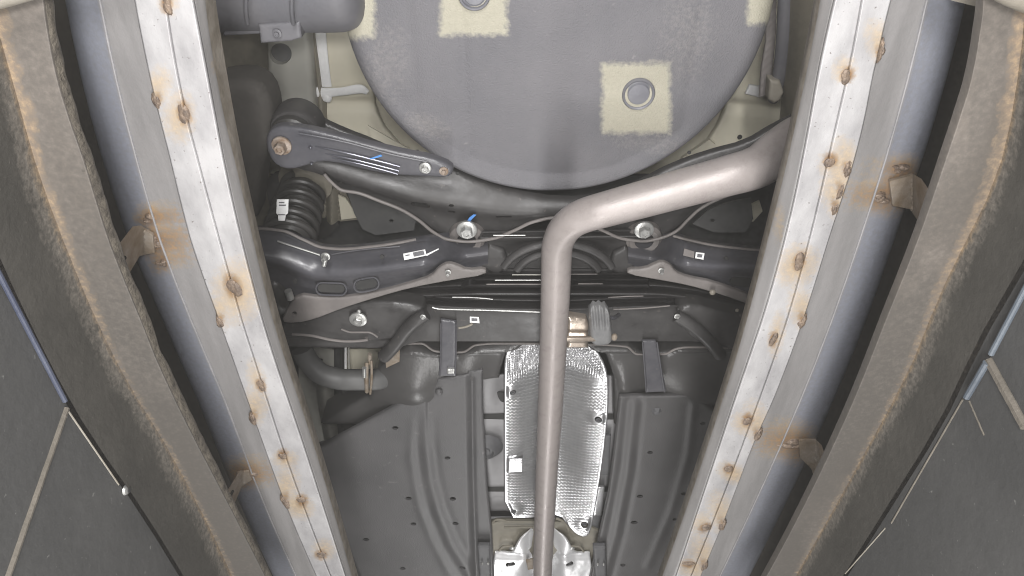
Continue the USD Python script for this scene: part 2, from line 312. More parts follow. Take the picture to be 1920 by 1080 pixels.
YS = np.array([-120, -60, 0, 75, 150, 225, 300, 375, 450, 525, 600, 675, 750, 825, 900, 975, 1030, 1080, 1140, 1200], float)
LEFT = {
 'lip_out': [(398, 0), (438, 240), (450, 300), (521, 600), (597, 840), (668, 1080)],
 'strip': [(385, 0), (425, 240), (440, 300), (512, 600), (590, 840), (660, 1080)],
 'plate_in': [(361, 0), (400, 205), (418, 300), (491, 600), (570, 840), (647, 1080)],
 'seam': [(311, 0), (341, 180), (371, 300), (428, 510), (453, 600), (485, 700), (530, 840), (620, 1080)],
 'plate_out': [(252, 0), (282, 150), (319, 300), (357, 450), (410, 600), (478, 790), (529, 930), (593, 1080)],
 'ridge': [(187, 0), (218, 150), (256, 300), (300, 450), (358, 600), (433, 780), (473, 890), (555, 1080)],
 'round': [(158, 0), (186, 150), (222, 300), (268, 450), (328, 600), (404, 780), (446, 890), (528, 1080)],
 'ledge_in': [(82, 0), (108, 150), (157, 300), (204, 450), (264, 600), (300, 689), (353, 800), (436, 960), (497, 1080)],
 'rust': [(-8, 60), (25, 175), (60, 300), (134, 500), (225, 699), (300, 822), (376, 962), (432, 1080)],
 'wall': [(-60, 400), (0, 518), (64, 640), (126, 758), (220, 908), (322, 1050), (345, 1080)]}
RIGHT = {
 'lip_out': [(1532, 0), (1485, 240), (1442, 420), (1437, 440), (1380, 650), (1352, 740), (1236, 1080)],
 'strip': [(1538, 0), (1490, 240), (1447, 420), (1386, 650), (1358, 740), (1242, 1080)],
 'plate_in': [(1566, 0), (1533, 150), (1513, 260), (1484, 400), (1442, 560), (1382, 740), (1268, 1080)],
 'seam': [(1616, 0), (1598, 100), (1562, 260), (1530, 400), (1482, 580), (1420, 760), (1296, 1080)],
 'plate_out': [(1671, 0), (1642, 120), (1613, 260), (1557, 440), (1506, 600), (1454, 740), (1418, 820), (1360, 970), (1314, 1080)],
 'ridge': [(1738, 0), (1672, 260), (1612, 450), (1560, 600), (1501, 750), (1435, 900), (1350, 1080)],
 'round': [(1776, 0), (1712, 260), (1650, 450), (1600, 600), (1542, 750), (1476, 900), (1390, 1080)],
 'ledge_in': [(1843, 0), (1820, 150), (1785, 260), (1716, 460), (1660, 600), (1600, 750), (1437, 1080)],
 'rust': [(1928, 0), (1905, 200), (1880, 310), (1802, 480), (1772, 540), (1710, 690), (1630, 840), (1495, 1080)],
 'wall': [(1980, 420), (1920, 545), (1860, 660), (1810, 745), (1740, 880), (1660, 990), (1575, 1080)]}
HR = 0.78
def spots(px, py, L, base=1.0):
    """how strongly each point lies in one of the stains (x, y, rx, ry, rot, strength)"""
    o = np.zeros(len(px))
    for x, y, rx, ry, rot, s in L:
        t = math.radians(rot); dx, dy = px - x, py - y
        u = (dx * math.cos(t) + dy * math.sin(t)) / rx; w = (-dx * math.sin(t) + dy * math.cos(t)) / ry
        o = np.maximum(o, s * np.clip(1.25 - np.sqrt(u * u + w * w), 0, 1))
    return o
def row(S, name, H, dx=0.0): return [(x + dx, y, H) for x, y in zip(interp_row(S[name], YS), YS)]
def two(a): return np.r_[a, a]

def rail(S, side, label, welds, edge_welds, patches, brackets):
    r = thing('support_rail', label, 'rail', 'pair of steel rails over the pit')
    s = -1 if side == 'left' else 1
    N = 260
    # cover plate: two strips that meet in a seam
    for a, b in (('plate_in', 'seam'), ('seam', 'plate_out')):
        A, B = row(S, a, HR - 0.006), row(S, b, HR - 0.006)
        g = 0.8 if a == 'plate_in' else -0.8
        if b == 'seam': B = row(S, b, HR - 0.006, -s * 0.9)
        else: A = row(S, a, HR - 0.0075, s * 0.9); B = row(S, b, HR - 0.0075)
        (mesh, G) = loft([A, B], N, 16, 0.005, False, get=True)
        st = spots(G[:, 0], G[:, 1], [(x, y, rx * 0.95, ry * 0.95, rot, 1.25) for x, y, rx, ry, rot in welds] + [(x, y, 9, 16, 18 * -s, 0.8) for x, y in edge_welds])
        hz = spots(G[:, 0], G[:, 1], [(x + s * rx * (0.7 if (k % 2) else -0.4), y + (8 if k % 3 else -9), rx * (1.7 + 0.5 * (k % 3)), ry * (1.5 + 0.35 * (k % 4)), rot + 12 * (k % 3), 0.75 + 0.12 * (k % 3)) for k, (x, y, rx, ry, rot) in enumerate(welds)] + [(x, y - 18, 26, 46, 18 * -s, 0.8) for x, y in edge_welds])
        put('cover_plate', mesh, 'zinc', r, True, {'rust': two(st), 'haze': two(hz)})
    # slanted inner strip and the rusty lip along it
    A, B = row(S, 'strip', HR + 0.012), row(S, 'plate_in', HR - 0.003)
    mesh, G = loft([A, B], N, 4, 0.004, False, get=True)
    zz = np.zeros(len(G)); put('inner_strip', mesh, 'rail', r, True, {'rust': two(zz), 'haze': two(spots(G[:, 0], G[:, 1], [(408, 120, 12, 20, 0, .5), (1460, 420, 10, 40, 0, .4)])), 'blue': two(zz)})
    A, B = row(S, 'lip_out', HR + 0.03), row(S, 'strip', HR + 0.004)
    put('edge_lip', loft([A, B], N, 3, 0.01, False), 'lip', r)
    # channel: flat flange, ridge, then the long round corner that turns upwards
    P0, P1, P2 = S['plate_out'], S['ridge'], S['round']
    R0, R1, R2 = row(S, 'plate_out', HR, -s * 8), row(S, 'ridge', HR), row(S, 'round', HR + 0.002)
    w = np.array([W(x, y, h)[0] for x, y, h in R2]); yy = np.array([W(x, y, h)[1] for x, y, h in R2])
    rows3 = [np.array([W(*p) for p in R0]), np.array([W(*p) for p in R1]) - [s * 0.004, 0, 0.0], np.array([W(*p) for p in R1]) - [0, 0, 0.003], np.array([W(*p) for p in R1]) + [s * 0.004, 0, 0.0005], np.array([W(*p) for p in R2])]
    rad = 0.034
    for a in np.linspace(8, 110, 14):
        q = np.array([W(*p) for p in R2]); t = math.radians(a)
        q[:, 0] += s * rad * math.sin(t); q[:, 2] += rad * (1 - math.cos(t)); rows3.append(q)
    G3 = np.stack(rows3); k = len(YS); u = np.linspace(0, k - 1, 220)
    G3 = np.stack([np.stack([np.interp(u, np.arange(k), G3[i, :, c]) for c in range(3)], 1) for i in range(len(G3))])
    px = np.zeros(G3.shape[:2]); py = px.copy()
    rel = G3 - [0, 0, CZ]; dep = rel[..., 1] * CE + rel[..., 2] * SE
    px = 960 + F * rel[..., 0] / dep; py = 540 - F * (rel[..., 2] * CE - rel[..., 1] * SE) / dep
    a_, b_ = G3.shape[:2]; i, j = np.meshgrid(np.arange(a_ - 1), np.arange(b_ - 1), indexing='ij')
    q = np.stack([i * b_ + j, i * b_ + j + 1, (i + 1) * b_ + j + 1, (i + 1) * b_ + j], -1).reshape(-1, 4)
    f = np.vstack([q[:, [0, 1, 2]], q[:, [0, 2, 3]]]); v = G3.reshape(-1, 3)
    n = np.cross(v[f[:, 1]] - v[f[:, 0]], v[f[:, 2]] - v[f[:, 0]])
    if n[: len(n) // 4, 2].sum() > 0: f = f[:, ::-1]
    bl = np.zeros((a_, b_)); bl[3] = 0.8; bl[4:] = 1.0; bl[2] = 0.4
    pxr, pyr = px.ravel(), py.ravel()
    st = spots(pxr, pyr, [(x, y, rx * 1.3, ry * 1.3, rot, 1.2) for x, y, rx, ry, rot in patches])
    hz = spots(pxr, pyr, [(x, y - 4, rx * 1.8, ry * 1.9, rot, 0.95) for x, y, rx, ry, rot in patches])
    nr = np.zeros_like(v); fn = np.cross(v[f[:, 1]] - v[f[:, 0]], v[f[:, 2]] - v[f[:, 0]])
    put('channel', (v, f), 'rail', r, True, {'rust': st, 'haze': hz, 'blue': bl.ravel()})
    put('ridge_bead', tube_w(np.array([W(px_, py_, h_ - 0.0018) for px_, py_, h_ in R1]), 0.0015, 8), 'ridge', r)
    # weld beads
    for k2, (x, y, rx, ry, rot) in enumerate(welds):
        m = mpp(x, y, HR); c = W(x, y, HR - 0.006)
        bs = [blob(c + [RNG.uniform(-.3, .3) * rx * m, RNG.uniform(-.5, .5) * ry * m, 0], rx * m * .46, ry * m * 0.48, 0.0022, k2 + j * 3 + 11 * (s > 0), 0.5) for j in range(3)]
        put('weld_bead', cat(*bs), 'weld', r, True)
    for k2, (x, y) in enumerate(edge_welds):
        m = mpp(x, y, HR); c = W(x, y, HR - 0.003)
        put('edge_weld', cat(*[blob(c + [s * j * -2 * m, RNG.uniform(-9, 9) * m, 0], RNG.uniform(3, 6) * m, RNG.uniform(6, 15) * m, 0.005, k2 + j * 5, 0.7) for j in range(3)]), 'weld', r, True)
    for k2, (x, y, rx, ry, rot) in enumerate(patches):
        m = mpp(x, y, HR)
        c = W(x, y, HR - 0.001)
        put('weld_seam', cat(*[blob(c + [RNG.uniform(-.5, .5) * rx * m, RNG.uniform(-.5, .5) * ry * m, 0.002], rx * RNG.uniform(.2, .45) * m, ry * RNG.uniform(.12, .34) * m, 0.004, k2 * 5 + j, 0.7) for j in range(4)]), 'weld', r, True)
    for poly, Hs, hole in brackets:
        put('bracket', sheet(poly, lambda a, b, Hs=Hs: Hs[0] + (Hs[1] - Hs[0]) * np.clip((np.abs(a - 960) - Hs[2]) / (Hs[3] - Hs[2]), 0, 1), 0.004, [hole] if hole is not None else [], g=5), 'bracket', r)
    return r
LW = [(312, 6, 12, 22, 0), (345, 212, 14, 26, -10), (437, 537, 17, 27, -20), (489, 722, 10, 15, -15), (530, 853, 11, 12, 0), (566, 939, 12, 13, 0), (602, 1040, 13, 9, 0)]
LE = [(294, 187), (411, 602), (474, 783), (533, 937)]
LP = [(281, 410, 17, 14, 0), (294, 455, 20, 24, -20), (303, 490, 13, 16, 0), (458, 890, 24, 17, 0)]
LB = [([(286, 440), (262, 426), (246, 428), (214, 470), (222, 520), (240, 516), (262, 480), (290, 474)], (HR - 0.006, 0.69, 690, 752), slot(232, 486, 14, 8, -60)),
      ([(466, 884), (448, 886), (424, 925), (420, 950), (436, 952), (454, 912), (472, 900)], (HR - 0.006, 0.71, 504, 542), slot(434, 926, 16, 5, -65))]
rail(LEFT, 'left', 'galvanised rail with rusty spot welds, left of the black coil spring and muffler', LW, LE, LP, LB)
RW = [(1589, 141, 14, 18, 15), (1557, 300, 15, 15, 0), (1499, 490, 13, 20, 20), (1450, 636, 9, 17, 10), (1402, 787, 12, 14, 15), (1366, 879, 11, 10, 0), (1322, 989, 15, 9, -25), (1291, 1058, 14, 8, 0)]
RE = [(1650, 100), (1588, 318), (1576, 355), (1566, 385), (1505, 598), (1421, 815), (1355, 983), (1321, 1061)]
RP = [(1688, 318, 22, 14, 0), (1655, 372, 22, 20, 0), (1690, 350, 26, 30, 0), (1487, 832, 28, 22, 10)]
RB = [([(1668, 340), (1712, 328), (1730, 338), (1754, 372), (1746, 420), (1728, 424), (1706, 392), (1674, 386)], (HR - 0.006, 0.69, 752, 792), circle(1736, 396, 4, 7)),
      ([(1498, 826), (1530, 826), (1542, 838), (1554, 872), (1532, 914), (1522, 880), (1500, 858)], (HR - 0.006, 0.71, 572, 592), slot(1538, 878, 10, 4, 65))]
rail(RIGHT, 'right', 'long galvanised rail with rusty spot welds, on the right beside the bent exhaust pipe', RW, RE, RP, RB)

HL = 0.62
def ledge(S, side, label):
    r = thing('ledge_girder', label, 'girder', 'pair of brown girders along the pit edges')
    s = -1 if side == 'left' else 1
    A, B = row(S, 'ledge_in', HL), row(S, 'rust', HL)
    mesh, G = loft([A, B], 220, 30, 0.012, False, get=True)
    xr = interp_row(S['rust'], G[:, 1]); xi = interp_row(S['ledge_in'], G[:, 1])
    fr = np.abs(G[:, 0] - xr) / np.abs(xi - xr)
    nz = meshkit.fbm(np.c_[G[:, 0] / 40, G[:, 1] / 40, np.zeros(len(G))])
    up = np.clip((720 - G[:, 1]) / 500, 0.0, 1)
    n2 = meshkit.fbm(np.c_[G[:, 0] / 14, G[:, 1] / 22, np.full(len(G), 2.0)])
    ru = np.clip(0.65 - fr * (7.5 - 2.5 * up) + nz * 1.1 + n2 * 0.9, 0, 1) * np.clip(0.20 + 1.6 * meshkit.fbm(np.c_[G[:, 1] / 90, np.full(len(G), 3.0 + s), np.zeros(len(G))]) + 0.25 * up, 0.0, 0.75) * (0.3 + 0.7 * up)
    du = np.clip(0.15 + 1.0 * meshkit.fbm(np.c_[G[:, 0] / 90, G[:, 1] / 120, np.full(len(G), 9.0)]) , 0, 0.55) + np.clip((G[:, 1] - 250) / 1400, 0, .35)
    put('flange', mesh, 'girder', r, True, {'rust': two(ru), 'dust': two(du)})
    # rough upright edge of the flange, seen from below on its inner side
    if s < 0:
        rw = np.array([W(*p) for p in A]); k = len(YS); u = np.linspace(0, k - 1, 260)
        c = np.stack([np.interp(u, np.arange(k), rw[:, j]) for j in range(3)], 1)
        h = 0.012 + 0.008 * meshkit.fbm(np.c_[u * 1.1, u * 0, u * 0])
        rows_ = [c + [0.0005, 0, 0.0005], c + [0.003, 0, 0] + np.c_[0 * u, 0 * u, h * .5], c + np.c_[0.0 * u, 0 * u, h]]
        v = np.vstack(rows_); n = len(u); f = []
        for i in range(2):
            for j in range(n - 1): f += [[i * n + j, i * n + j + 1, (i + 1) * n + j + 1], [i * n + j, (i + 1) * n + j + 1, (i + 1) * n + j]]
        v2 = v.copy(); v2[:, 0] -= 0.006
        f = np.array(f); put('flange_edge', (np.vstack([v, v2]), np.vstack([f, f[:, ::-1] + len(v)])), 'girder_edge', r, True)
    # upright dark face below the flange
    top = [W(x, y, HL) + [0, 0, 0.0] for x, y in zip(interp_row(S['rust'], YS), YS)]
    X = np.mean([t[0] for t in top[6:16]])
    bot = []
    yw = interp_row(S['wall'], YS)
    for (x, y), t in zip(zip(yw, YS), top):
        if abs(x - 960) < 1300 and y > 300: bot.append(WX(x, y, X))
    zb = np.mean([b[2] for b in bot]); 
    T = np.array(top); k = len(YS); u = np.linspace(0, k - 1, 240)
    c = np.stack([np.interp(u, np.arange(k), T[:, j]) for j in range(3)], 1)
    ext = 14; rows_, fr = [], []
    for i in range(ext):
        q = c.copy(); q[:, 2] = c[:, 2] + (zb - c[:, 2]) * i / (ext - 1); q[:, 0] -= s * 0.0025; rows_.append(q); fr.append(np.full(len(u), i / (ext - 1)))
    v = np.vstack(rows_); fr = np.concatenate(fr); n = len(u)
    i, j = np.meshgrid(np.arange(ext - 1), np.arange(n - 1), indexing='ij')
    q4 = np.stack([i * n + j, i * n + j + 1, (i + 1) * n + j + 1, (i + 1) * n + j], -1).reshape(-1, 4); f = np.vstack([q4[:, [0, 1, 2]], q4[:, [0, 2, 3]]])
    nn = np.cross(v[f[:, 1]] - v[f[:, 0]], v[f[:, 2]] - v[f[:, 0]])
    if (nn[:, 0] * s).sum() > 0: f = f[:, ::-1]
    nz = meshkit.fbm(v * [30, 14, 30]); n2 = meshkit.fbm(v * [60, 34, 60] + 5)
    du = np.clip(0.62 - fr * 5.0 + nz * 1.1 + n2 * 0.9, 0, 1) * 0.6
    ru = np.clip(0.4 - fr * 12 + nz * 1.2, 0, 1) * np.clip(0.1 + 1.4 * meshkit.fbm(np.c_[v[:, 1] * 2, v[:, 1] * 0 + s, v[:, 1] * 0]), 0, 0.7)
    v2 = v.copy(); v2[:, 0] += s * 0.06
    f2 = np.vstack([f, f[:, ::-1] + len(v)])
    put('web', (np.vstack([v, v2]), f2), 'band', r, True, {'dust': two(du), 'rust': two(ru)})
    return X, zb, c
XL, zL, cL = ledge(LEFT, 'left', 'brown steel girder with a rust streak, running left of the left rail')
XR, zR, cR = ledge(RIGHT, 'right', 'brown steel girder with a rust streak, running right of the right rail')

def pit_wall(S, X, zb, side, label):
    s = -1 if side == 'left' else 1
    w = thing('pit_wall', label, 'wall')
    c = cL if s < 0 else cR
    q = c[np.argsort(c[:, 1])]; q = np.vstack([[q[0, 0], -1.5, 0], q, [q[-1, 0], 4.5, 0]]); n = len(q)
    top = np.c_[q[:, 0] + s * 0.003, q[:, 1], np.full(n, zb - 0.001)]; bot = np.c_[q[:, 0] + s * 0.003, q[:, 1], np.full(n, -0.5)]
    o = [s * 0.08, 0, 0]; v = np.vstack([top, bot, top + o, bot + o]); f = []
    for i in range(n - 1):
        for a, b in ((0, 1), (2, 0), (1, 3), (3, 2)):
            f += [[a * n + i, a * n + i + 1, b * n + i + 1], [a * n + i, b * n + i + 1, b * n + i]]
    f = np.array(f); put('wall_face', (v, f if s > 0 else f[:, ::-1]), 'wall', w, False)
    return w
wl = pit_wall(LEFT, XL, zL, 'left', 'dark pit wall at the left with a pale screw and slanting joint')
wr = pit_wall(RIGHT, XR, zR, 'right', 'dark pit wall at the right with a pale slanting joint')
def on_wall(px, py, s, off):
    c = cL if s < 0 else cR; c = c[np.argsort(c[:, 1])]; X = s * 0.48
    for _ in range(6): X = float(np.interp(WX(px, py, X)[1], c[:, 1], c[:, 0])) + s * off
    return WX(px, py, X)
def wall_strip(w, X, s, a, b, wid, m='joint', name='joint_strip'):
    u = np.linspace(0, 1, 24)[:, None]; q = np.array([on_wall(a[0] + (b[0] - a[0]) * t, a[1] + (b[1] - a[1]) * t, s, 0.003) for t in u[:, 0]])
    q += 0.0012 * np.c_[0 * u[:, 0], meshkit.fbm(np.c_[u * 9, u * 0, u * 0]), 0 * u[:, 0]]
    put(name, tube_w(q, wid, 8), m, w)
wall_strip(wl, XL, -1, (124, 765), (6, 1100), 0.0035)
wall_strip(wl, XL, -1, (124, 765), (222, 908), 0.0012, 'pale', 'trim_edge')
wall_strip(wl, XL, -1, (262, 945), (352, 1080), 0.001, 'joint', 'trim_edge')
wall_strip(wr, XR, 1, (1856, 676), (1925, 800), 0.0055)
wall_strip(wr, XR, 1, (1818, 752), (1846, 815), 0.0012)
wall_strip(wr, XR, 1, (1806, 748), (1672, 980), 0.0012, 'joint', 'trim_edge')
wall_strip(wr, XR, 1, (1660, 990), (1585, 1075), 0.0009, 'pale', 'trim_edge')
c = on_wall(237, 919, -1, 0.001)
v, f = lathe(np.zeros(3), [(0, 0.004), (0.006, 0.004), (0.010, 0.002), (0.0115, -0.003), (0.0, -0.003)], 18)
v = v[:, [2, 1, 0]]; put('screw', (v * 0.55 + c, f[:, ::-1]), 'bolt', wl)
v, f = lathe(np.zeros(3), [(0, 0.0005), (0.0035, 0.0005), (0.0035, 0.0012), (0, 0.0012)], 14)
v = v[:, [2, 1, 0]] + c + [0.003, 0, 0]; put('screw_socket', (v, f[:, ::-1]), 'hole', wl)
def conduit(X, s, a, b, r, label, extra=None, m='conduit'):
    q = np.array([on_wall(a[0] + (b[0] - a[0]) * t, a[1] + (b[1] - a[1]) * t, s, -0.5 * r) for t in np.linspace(0, 1, 24)])
    tag(put('conduit', tube_w(q, r, 10), m), label, 'conduit', 'blue conduits along the pit walls')
conduit(XL, -1, (-40, 440), (122, 752), 0.0028, 'thin blue conduit along the top of the left pit wall', m='conduit_dark')
conduit(XR, 1, (1960, 470), (1858, 664), 0.0030, 'thin blue conduit along the top of the right pit wall, upper length')
conduit(XR, 1, (1850, 680), (1812, 745), 0.0036, 'short pale blue conduit below the joint on the right pit wall')

for s, side in ((-1, 'left'), (1, 'right')):
    b = trimesh.creation.box((1.0, 5.5, 0.02)); b.apply_translation((s * 0.98, 1.8, CZ + 1.0))
    tag(put('runway_plate', b, 'runway', smooth=False), f'dark underside of the wheel runway above the {side} girder', 'runway')

# pale cross bars in the upper corners
def crossbar(pts, r, label):
    tag(put('cross_bar', tube(pts, 10, rm=r, n=12), 'pale'), label, 'bar', 'pale bars across the girders')
crossbar([(-160, 34, 0.60), (-40, 4, 0.60), (92, -34, 0.60), (150, -56, 0.6)], 0.009, 'pale steel bar crossing the top left corner')
crossbar([(1842, -60, 0.60), (1898, -16, 0.60), (1990, 12, 0.60)], 0.011, 'pale steel bar crossing the top right corner')
tag(put('end_plate', sheet([(1776, -30), (1860, -30), (1842, 15), (1784, 1)], 0.74, 0.02), 'pale'), 'pale end plate at the top of the right rail', 'plate')

# ================================================================== the car
car = thing('car', 'underside of a car with beige primer floor, black subframe and long exhaust pipe', 'car')
def P(name, mesh, m, parent=None, **k): return put(name, mesh, m, parent or car, **k)

# floor pan: one big pressing behind everything, beige at the rear and grey-black at the front
P('floor_pan', sheet([(330, -260), (1600, -260), (1560, 330), (330, 330)], 1.52, 0.01, g=40, edge=0.0, disp=lambda x, y: 0.012 * np.sin(y / 24.0) * np.clip((y - 150) / 60, 0, 1)), 'beige')
P('front_floor', sheet([(330, 330), (1560, 330), (1520, 1180), (420, 1180)], 1.50, 0.01, g=40), 'shield_grey')
# left side: wheel housing, frame rail
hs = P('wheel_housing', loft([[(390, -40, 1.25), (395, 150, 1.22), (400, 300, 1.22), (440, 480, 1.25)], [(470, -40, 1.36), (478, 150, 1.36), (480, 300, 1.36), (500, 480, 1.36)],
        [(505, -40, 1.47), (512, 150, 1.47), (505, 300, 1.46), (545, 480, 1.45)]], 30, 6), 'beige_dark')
P('wheel_liner', sheet([(390, 158), (432, 150), (470, 152), (498, 172), (512, 215), (512, 260), (496, 300), (486, 360), (478, 430), (400, 430)], 1.20, 0.05, edge=0.025, sm=1, g=6), 'liner')
fr = P('frame_rail', sheet([(494, -60), (570, -60), (584, 120), (592, 260), (506, 260), (500, 120)], 1.42, 0.06, edge=0.014, g=6, holes=[circle(526, 101, 21, 20, 24)]), 'frame_grey')
P('frame_hole', sheet(circle(526, 101, 22, 21, 24), 1.435, 0.003), 'shield_grey', fr)
P('floor_rib', loft([[(576, 60, 1.47), (592, 160, 1.47), (596, 250, 1.47)], [(584, 60, 1.45), (599, 160, 1.45), (606, 250, 1.45)], [(598, 60, 1.49), (610, 160, 1.49), (620, 250, 1.49)]], 20, 6), 'beige_dark')
P('floor_panel', sheet([(596, 30), (668, 20), (700, 20), (700, 200), (720, 240), (770, 300), (640, 300), (600, 210)], 1.475, 0.01, edge=0.008, g=7, disp=lambda x, y: 0.014 * np.exp(-((y - 196) / 11.0) ** 2)), 'beige')
def sealant(name, pts, rpx):
    P(name, tube(pts, rpx, sides=10, n=26), 'white')
sm_ = tube([(601, 56, 1.462), (604, 95, 1.462), (612, 162, 1.462)], [10, 10, 10], sides=12, n=20)
sm_[0][:, 2] = (sm_[0][:, 2] - 1.462 - CZ) * 0.3 + 1.462 + CZ; P('sealant_strip', sm_, 'white')
sm_ = tube([(592, 168, 1.46), (602, 172, 1.46), (640, 170, 1.46), (676, 165, 1.46), (690, 172, 1.46)], [9, 10, 8, 9, 5], sides=12, n=30)
sm_[0][:, 2] = (sm_[0][:, 2] - 1.46 - CZ) * 0.4 + 1.455 + CZ; P('sealant_strip', sm_, 'white')
P('sealant_blob', blob(W(613, 183, 1.455), 0.010, 0.010, 0.006, 2, 0.15), 'white', smooth=True)
# right side
P('floor_panel', sheet([(1305, 300), (1345, 240), (1390, 150), (1440, 20), (1500, 20), (1500, 190), (1470, 230), (1400, 280)], 1.47, 0.01, edge=0.008, g=7, disp=lambda x, y: 0.012 * np.exp(-((y - 205 - (x - 1440) * .1) / 10.0) ** 2)), 'beige')
P('floor_panel', sheet([(1270, 303), (1330, 262), (1342, 272), (1318, 290), (1275, 298)], 1.46, 0.01, g=4), 'beige')
P('drain_hole', lathe(W(1387, 257, 1.468), [(0, -0.001), (0.0055, -0.001), (0.0055, 0.001), (0, 0.001)], 14), 'hole')
P('sealant_patch', sheet([(1406, 160), (1428, 163), (1426, 184), (1398, 177)], 1.455, 0.006, edge=0.003, g=3), 'white')
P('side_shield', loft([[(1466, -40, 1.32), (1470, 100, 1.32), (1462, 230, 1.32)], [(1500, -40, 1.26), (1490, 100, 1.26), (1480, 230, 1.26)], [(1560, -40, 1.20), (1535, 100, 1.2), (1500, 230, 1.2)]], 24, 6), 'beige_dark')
P('filler_hose', tube([(1474, -40, 1.30), (1472, 40, 1.30), (1463, 130, 1.31), (1453, 176, 1.33), (1450, 186, 1.34)], [15, 15, 13, 12, 10], n=40), 'muffler')
tp = P('hose_wrap', sheet([(1433, -30), (1458, -30), (1456, 60), (1450, 130), (1446, 178), (1424, 184), (1428, 128), (1436, 80)], 1.33, 0.004, edge=0.004, g=4, disp=lambda x, y: 0.0007 * np.sin((x + y) / 2.2)), 'arm_flange')
P('hose_cap', sheet([(1444, 150), (1464, 153), (1471, 175), (1464, 190), (1452, 196), (1441, 188)], 1.29, 0.02, edge=0.008, g=4), 'pale')

for (x_, y_) in ((677, 258), (783, 284), (858, 325), (1292, 286)):
    P('drain_hole', lathe(W(x_, y_, 1.24 if x_ > 700 else 1.46), [(0, -0.001), (0.0036, -0.001), (0.0036, 0.001), (0, 0.001)], 12), 'hole')
P('floor_edge', sheet([(690, 236), (735, 262), (790, 292), (840, 318), (880, 346), (830, 338), (760, 306), (700, 270)], 1.42, 0.004, g=4), 'beige')
# muffler
mf = P('muffler', tube([(380, -36, 1.24), (500, -36, 1.24), (600, -36, 1.24), (635, -36, 1.24), (660, -36, 1.24), (674, -36, 1.24), (683, -36, 1.24), (687, -36, 1.24)], [92, 92, 92, 91, 84, 70, 45, 2], n=70, sides=36), 'muffler')
P('muffler_seam', sheet([(418, 52), (520, 44), (655, 41), (660, 48), (650, 57), (560, 60), (418, 68)], 1.195, 0.004, edge=0.004, g=5), 'muffler', mf)
mb = P('muffler_bracket', sheet([(483, 46), (562, 40), (565, 72), (545, 78), (488, 82)], 1.17, 0.02, edge=0.005, g=5), 'muffler')
P('bracket_bolt', bolt(519, 64, 1.165, 9), 'muffler', mb)
for x in (462, 548):
    P('muffler_band', tube([(x, -30, 1.135), (x - 1, 20, 1.145), (x + 2, 44, 1.16)], 4), 'muffler', mf)

# spare wheel tub: a pressing with broad beads
cx, cy = 1046.0, 24.0
ctr = W(cx, cy, 1.22); Rt = 0.365
def tub_mesh():
    nr, na = 70, 160
    rr = np.r_[np.linspace(0, 0.90, 44) * Rt, Rt * (0.90 + 0.10 * np.sin(np.linspace(0.06, 1, 14) * np.pi / 2)), np.full(6, Rt) * np.linspace(1.002, 1.02, 6)]
    zz = np.r_[np.zeros(44), 0.035 * (1 - np.cos(np.linspace(0.06, 1, 14) * np.pi / 2)), np.linspace(0.06, 0.26, 6)]
    a = np.arange(na) * 2 * np.pi / na
    X = ctr[0] + rr[:, None] * np.cos(a); Y = ctr[1] + rr[:, None] * np.sin(a) * 0.985
    Z = ctr[2] + np.broadcast_to(zz[:, None], X.shape).copy()
    dx, dy = X - ctr[0], Y - ctr[1]; on = np.clip((Rt * 0.95 - np.hypot(dx, dy)) / 0.03, 0, 1)
    sg = lambda t: 1 / (1 + np.exp(-np.clip(t, -30, 30)))
    Z += on * (-0.006 * sg((dx - 0.03) / 0.006) * sg((dy - 0.14) / 0.007))       # raised pad
    Z += on * (0.006 * sg((dx - (-0.02 + 0.9 * (dy - 0.10))) / 0.004) * sg((dy - 0.22) / 0.01))
    Z += on * (0.003 * np.exp(-((dx + 0.16) / 0.008) ** 2) + 0.002 * np.exp(-((dx + 0.25) / 0.010) ** 2) + 0.002 * np.exp(-((dx - 0.24) / 0.01) ** 2))
    Z += on * 0.16 * 0.03 * np.log1p(np.exp((dy - 0.15) / 0.03)) * 0.7
    Z += on * 0.0012 * meshkit.fbm(np.stack([X, Y, Z], -1).reshape(-1, 3) * 9).reshape(X.shape)
    v = np.stack([X, Y, Z], -1).reshape(-1, 3); n0 = len(rr)
    i, j = np.meshgrid(np.arange(n0 - 1), np.arange(na), indexing='ij'); jn = (j + 1) % na
    q = np.stack([i * na + j, (i + 1) * na + j, (i + 1) * na + jn, i * na + jn], -1).reshape(-1, 4); f = np.vstack([q[:, [0, 1, 2]], q[:, [0, 2, 3]]])
    n = np.cross(v[f[:, 1]] - v[f[:, 0]], v[f[:, 2]] - v[f[:, 0]])
    if n[:, 2].sum() > 0: f = f[:, ::-1]
    return v, f
tv, tf = tub_mesh()
# refine where the bare squares are: subdivide once so that their borders stay crisp
tt = trimesh.Trimesh(tv, tf, process=False).subdivide(); tv, tf = np.array(tt.vertices), np.array(tt.faces)
rel = tv - [0, 0, CZ]; dep = rel[:, 1] * CE + rel[:, 2] * SE
tpx = 960 + F * rel[:, 0] / dep; tpy = 540 - F * (rel[:, 2] * CE - rel[:, 1] * SE) / dep
bare = np.zeros(len(tv)); wob = 9 * meshkit.fbm(np.c_[tpx / 14, tpy / 14, 0 * tpx])
for x0, y0, x1, y1 in ((834, -60, 943, 58), (1137, 127, 1248, 241), (640, -60, 694, 62), (1410, -60, 1460, 36)):
    d = np.minimum(np.minimum(tpx - x0, x1 - tpx), np.minimum(tpy - y0, y1 - tpy)) + wob
    bare = np.maximum(bare, np.clip(0.5 + d / 19, 0, 1) * 1.6)
flat = tv[:, 2] < ctr[2] + 0.05
dusty = spots(tpx, tpy, [(800, 235, 45, 22, 20, 0.5), (1290, 60, 60, 110, 5, 0.25), (720, 130, 50, 90, 10, .25), (1230, 270, 90, 20, 5, .3)])
